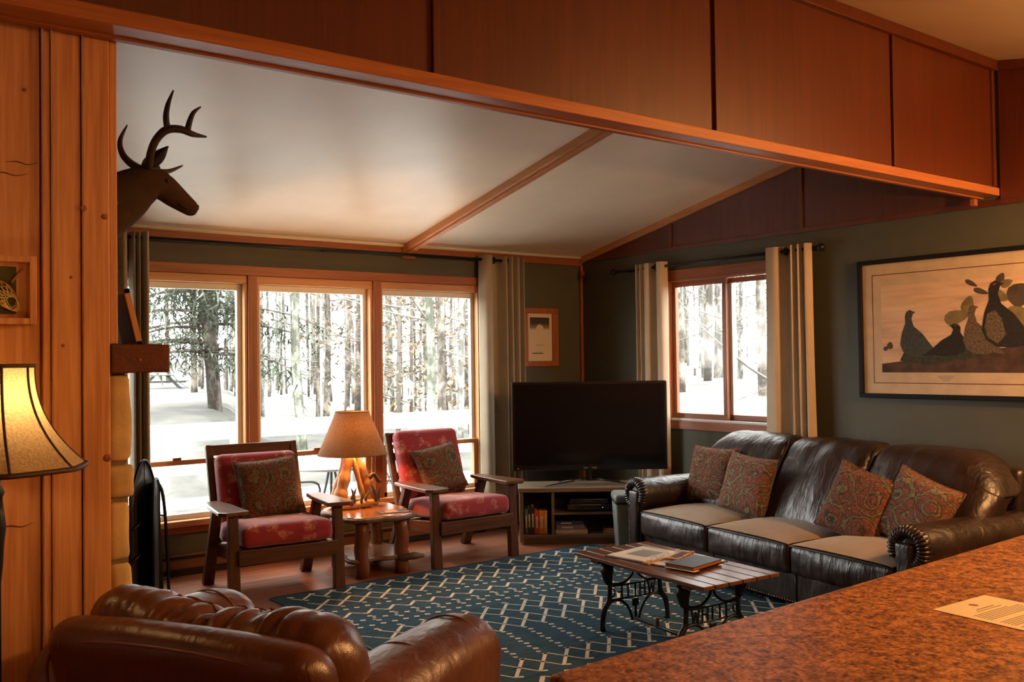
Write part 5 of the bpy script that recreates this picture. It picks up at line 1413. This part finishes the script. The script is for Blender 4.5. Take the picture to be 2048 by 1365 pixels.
# local x runs along the wall (towards the viewer), local -y? -> use +x = along -Y world, y = into wall
FWd, FHt = 1.80, .955
for nm, b in (('frame_rail', (0, FWd, -.035, 0, 0, .030)), ('frame_rail', (0, FWd, -.035, 0, FHt-.030, FHt)), ('frame_side', (0, .030, -.035, 0, .03, FHt-.03)), ('frame_side', (FWd-.03, FWd, -.035, 0, .03, FHt-.03))): B(nm, 'black_frame', b, bg, .003)
B('mat_board', plain('warm_mat_board', (.60, .46, .30), .8), (.03, FWd-.03, -.012, 0, .03, FHt-.03), bg)
for b in ((.103, FWd-.103, .846, .851), (.103, FWd-.103, .100, .105), (.103, .108, .10, .85), (FWd-.108, FWd-.103, .10, .85)): B('mat_line', 'panel', (b[0], b[1], -.0128, -.0115, b[2], b[3]), bg)
skm = bpy.data.materials.new('printed_evening_sky'); skm.use_nodes = True; nt = skm.node_tree; bq = nt.nodes['Principled BSDF']
v_ = _coord(nt, (1.2, 1, 9), False); n_ = _noise(nt, v_, 1.6, 4, .6, .4)
nt.links.new(_ramp(nt, n_, [(.32, (.52, .35, .23)), (.5, (.70, .48, .30)), (.68, (.78, .58, .37))]), bq.inputs['Base Color']); bq.inputs['Roughness'].default_value = .7
B('print_sky', skm, (.168, FWd-.168, -.0130, -.0120, .175, .770), bg)
LAY = [0]
def flat(poly, mat, name):
    LAY[0] += 1; d0 = .0131+LAY[0]*.00006
    MB().prism([(a, b) for a, b in poly], d0, d0+.0002, Matrix(((1, 0, 0, 0), (0, 0, -1, 0), (0, 1, 0, 0), (0, 0, 0, 1)))).build(name, mat, bg)
ER = plain('printed_earth', (.075, .038, .022), .8, 0, .45, 14); GR = plain('printed_grass', (.035, .042, .022), .8, 0, .4, 30); LF = plain('printed_leaf', (.20, .155, .065), .8, 0, .3, 12); LF2 = plain('printed_dark_leaf', (.07, .055, .035), .8, 0, .3, 12)
BD = plain('printed_dark_plumage', (.016, .014, .012), .8, 0, .5, 60); BD2 = plain('printed_speckled_plumage', (.12, .085, .05), .8, 0, .8, 90); BD3 = plain('printed_slate_plumage', (.045, .055, .05), .8, 0, .4, 50); RD = plain('printed_red', (.25, .02, .01), .7)
flat([(.168, .175), (FWd-.168, .175), (FWd-.168, .42), (1.30, .385), (1.0, .33), (.75, .30), (.5, .27), (.3, .25), (.168, .235)], ER, 'print_ground')
flat([(.30, .255), (.42, .235), (.62, .24), (.80, .27), (.98, .33), (.85, .36), (.6, .33), (.42, .33), (.33, .31)], GR, 'print_grass')
def leaf(cx, cz, L, w, ang, mat):
    pts = []
    for i in range(12):
        a = 2*PI*i/12; x_ = L/2*math.cos(a); z_ = w/2*math.sin(a)*(1-.35*math.cos(a)); b = R(ang)
        pts.append((cx+x_*math.cos(b)-z_*math.sin(b), cz+x_*math.sin(b)+z_*math.cos(b)))
    flat(pts, mat, 'print_leaf')
for (a, b, L, w, an, mm) in ((.70, .535, .17, .09, 12, LF), (.775, .61, .12, .08, 70, LF), (.86, .69, .10, .035, -20, LF2), (.80, .745, .09, .03, -30, LF2), (.97, .655, .13, .075, -25, LF), (.985, .765, .07, .05, 60, LF2), (1.08, .53, .14, .12, 10, LF), (1.10, .66, .16, .14, 30, LF2), (1.02, .73, .08, .05, 20, LF), (1.20, .56, .16, .10, -20, LF), (1.26, .68, .14, .09, 40, LF), (1.33, .50, .16, .10, 0, LF2), (.23, .36, .05, .045, 80, LF2), (.20, .34, .04, .03, 30, LF2), (.93, .56, .10, .04, 30, LF2), (1.15, .44, .2, .13, 15, LF)): leaf(a, b, L, w, an, mm)
def bird(cx, cz, s_, body, breast, flip=1, up=1.0):
    P = [(-.10, -.02), (-.085, .06), (-.06, .12), (-.062, .17), (-.05, .20), (-.025, .212), (-.005, .20), (.018, .195), (-.002, .185), (-.015, .15), (.0, .10), (.06, .05), (.12, -.03), (.19, -.11), (.12, -.10), (.05, -.11), (-.03, -.105), (-.08, -.07)]
    flat([(cx+flip*x_*s_, cz+z_*s_*up) for x_, z_ in P][::flip], body, 'print_bird')
    if breast: flat([(cx+flip*x_*s_, cz+z_*s_*up) for x_, z_ in [(-.085, -.01), (-.07, .055), (-.03, .07), (.0, .03), (.02, -.05), (-.02, -.09), (-.07, -.06)]][::flip], breast, 'print_bird_breast')
    flat([(cx+flip*x_*s_, cz+z_*s_*up) for x_, z_ in [(-.042, .190), (-.030, .200), (-.020, .196), (-.030, .188)]][::flip], RD, 'print_bird_comb')
bird(.405, .385, 1.0, BD3, None, 1); bird(.66, .355, 1.05, BD, None, -1, .62); bird(.83, .40, .9, BD2, BD2, 1, 1.1); bird(.985, .475, 1.25, BD, BD2, 1, 1.05); bird(1.30, .42, 1.0, BD3, BD2, -1, .8)
for k in range(4): B('print_caption', 'grey_ink', (.56+.01*k, .68-.012*k, -.0128, -.0119, .150-.010*k, .153-.010*k), bg)
B('glazing', 'pic_glass', (.03, FWd-.03, -.024, -.0225, .03, FHt-.03), bg)

# ---------------------------------------------------------------- kitchen counter, paper, ceiling lamp
ctn = T('kitchen_counter', 'speckled brown kitchen counter in the right foreground', 'counter', (1.085, 1.352, 0), R(2.2))
MB().box(0, 4.6, -.95, 0, .882, .920).build('worktop', 'granite', ctn, bevel=.008, seg=3)
B('cabinet', 'pine', (.03, 4.6, -.90, -.25, .10, .882), ctn, .004); B('toe_kick', 'dark_matte', (.06, 4.6, -.86, -.30, 0, .10), ctn)
for k in range(4): B('end_panel', 'pine', (.35+k*1.05, 1.30+k*1.05, -.252, -.240, .16, .84), ctn, .004)
pp = T('printed_sheet', 'sheet of paper with printed text on the counter', 'paper', (2.135, .995, .9208), R(-3))
B('sheet', 'paper', (-.108, .108, -.14, .14, 0, .0006), pp)
def tl(x0, x1, y_, h_=.0022): B('text_line', 'grey_ink', (x0, x1, y_-h_/2, y_+h_/2, .0006, .0009), pp)
flat2 = MB(); star = []
for i in range(22):
    a = 2*PI*i/22+PI/2; r_ = .0125 if i % 2 == 0 else .0065; star.append((r_*math.cos(a), .105+r_*math.sin(a)))
flat2.prism(star, .0006, .0009).build('maple_leaf', plain('red_brown_ink', (.32, .09, .04), .7), pp)
tl(-.035, .035, .078, .003); tl(-.05, .05, .068)
yy = .054
for k in range(21):
    if k in (6, 7, 13): yy -= .0075; continue
    tl(-.088, .088 if k % 5 else .05+.01*(k % 3), yy); yy -= .0075
kl = T('ceiling_lamp', 'round glass kitchen ceiling lamp above the counter', 'ceiling lamp', (5.13, .60, zk(.60)))
MB().lathe([(.10, .02), (.10, -.02), (.02, -.03), (.012, -.16)], 24).build('canopy', 'brass', kl, True)
KG = bpy.data.materials.new('lit_lamp_globe'); KG.use_nodes = True; q_ = KG.node_tree.nodes['Principled BSDF']
q_.inputs['Base Color'].default_value = (.9, .8, .6, 1); q_.inputs['Emission Color'].default_value = (1, .55, .2, 1); q_.inputs['Emission Strength'].default_value = 14
MB().lathe([(.02, -.15), (.09, -.17), (.11, -.22), (.11, -.25), (.09, -.33), (.01, -.35)], 28).build('globe', KG, kl, True)
kl2 = T('ceiling_lamp', 'round glass kitchen ceiling lamp near the viewer', 'ceiling lamp', (1.5, -.4, zk(-.4)))
MB().lathe([(.10, .02), (.10, -.02), (.02, -.03), (.012, -.16)], 24).build('canopy', 'brass', kl2, True)
MB().lathe([(.02, -.15), (.09, -.17), (.11, -.22), (.11, -.25), (.09, -.33), (.01, -.35)], 28).build('globe', KG, kl2, True)
bulb_light('kitchen_lamp_bulb', (5.13, .60, zk(.60)-.38), 95, .12)
bulb_light('kitchen_lamp_bulb_near', (1.5, -.4, zk(-.4)-.42), 3, .12)

pd = T('counter_fill_lamp', 'unseen pendant lamp added low over the counter to brighten it', 'pendant lamp', (2.55, .72, 1.92))  # unseen pendant added to brighten the counter more than the header
MB().lathe([(.13, 0), (.10, .07), (.05, .12), (.02, .15)], 24, capb=False, capt=True).build('shade', 'black_metal', pd, True, solid=.003)
MB().tube([(0, 0, .15), (0, 0, zk(.72)-1.92)], .004, 6).build('cord', 'black_metal', pd)
MB().lathe([(.01, .10), (.03, .06), (.03, .04), (.01, .02)], 14).build('bulb', bulbm, pd, True)
bulb_light('counter_fill_bulb', (2.55, .72, 1.925), 11, .05)

gp = T('dome_pendant', 'unseen pendant lamp at the right with a dome added to block upward light', 'pendant lamp', (5.10, 1.25, 2.18))
MB().lathe([(.17, 0), (.16, .06), (.11, .12), (.04, .155), (.02, .18)], 28, capb=False).build('light_block_dome', 'black_metal', gp, True, solid=.003)  # opaque dome added to keep this lamp's light off the header
MB().tube([(0, 0, .18), (0, 0, zk(1.25)-2.18)], .004, 6).build('cord', 'black_metal', gp)
MB().lathe([(.01, .10), (.03, .06), (.032, .035), (.01, .01)], 14).build('bulb', bulbm, gp, True)
bulb_light('dome_pendant_bulb', (5.10, 1.25, 2.145), 58, .04, (1.0, .53, .22))
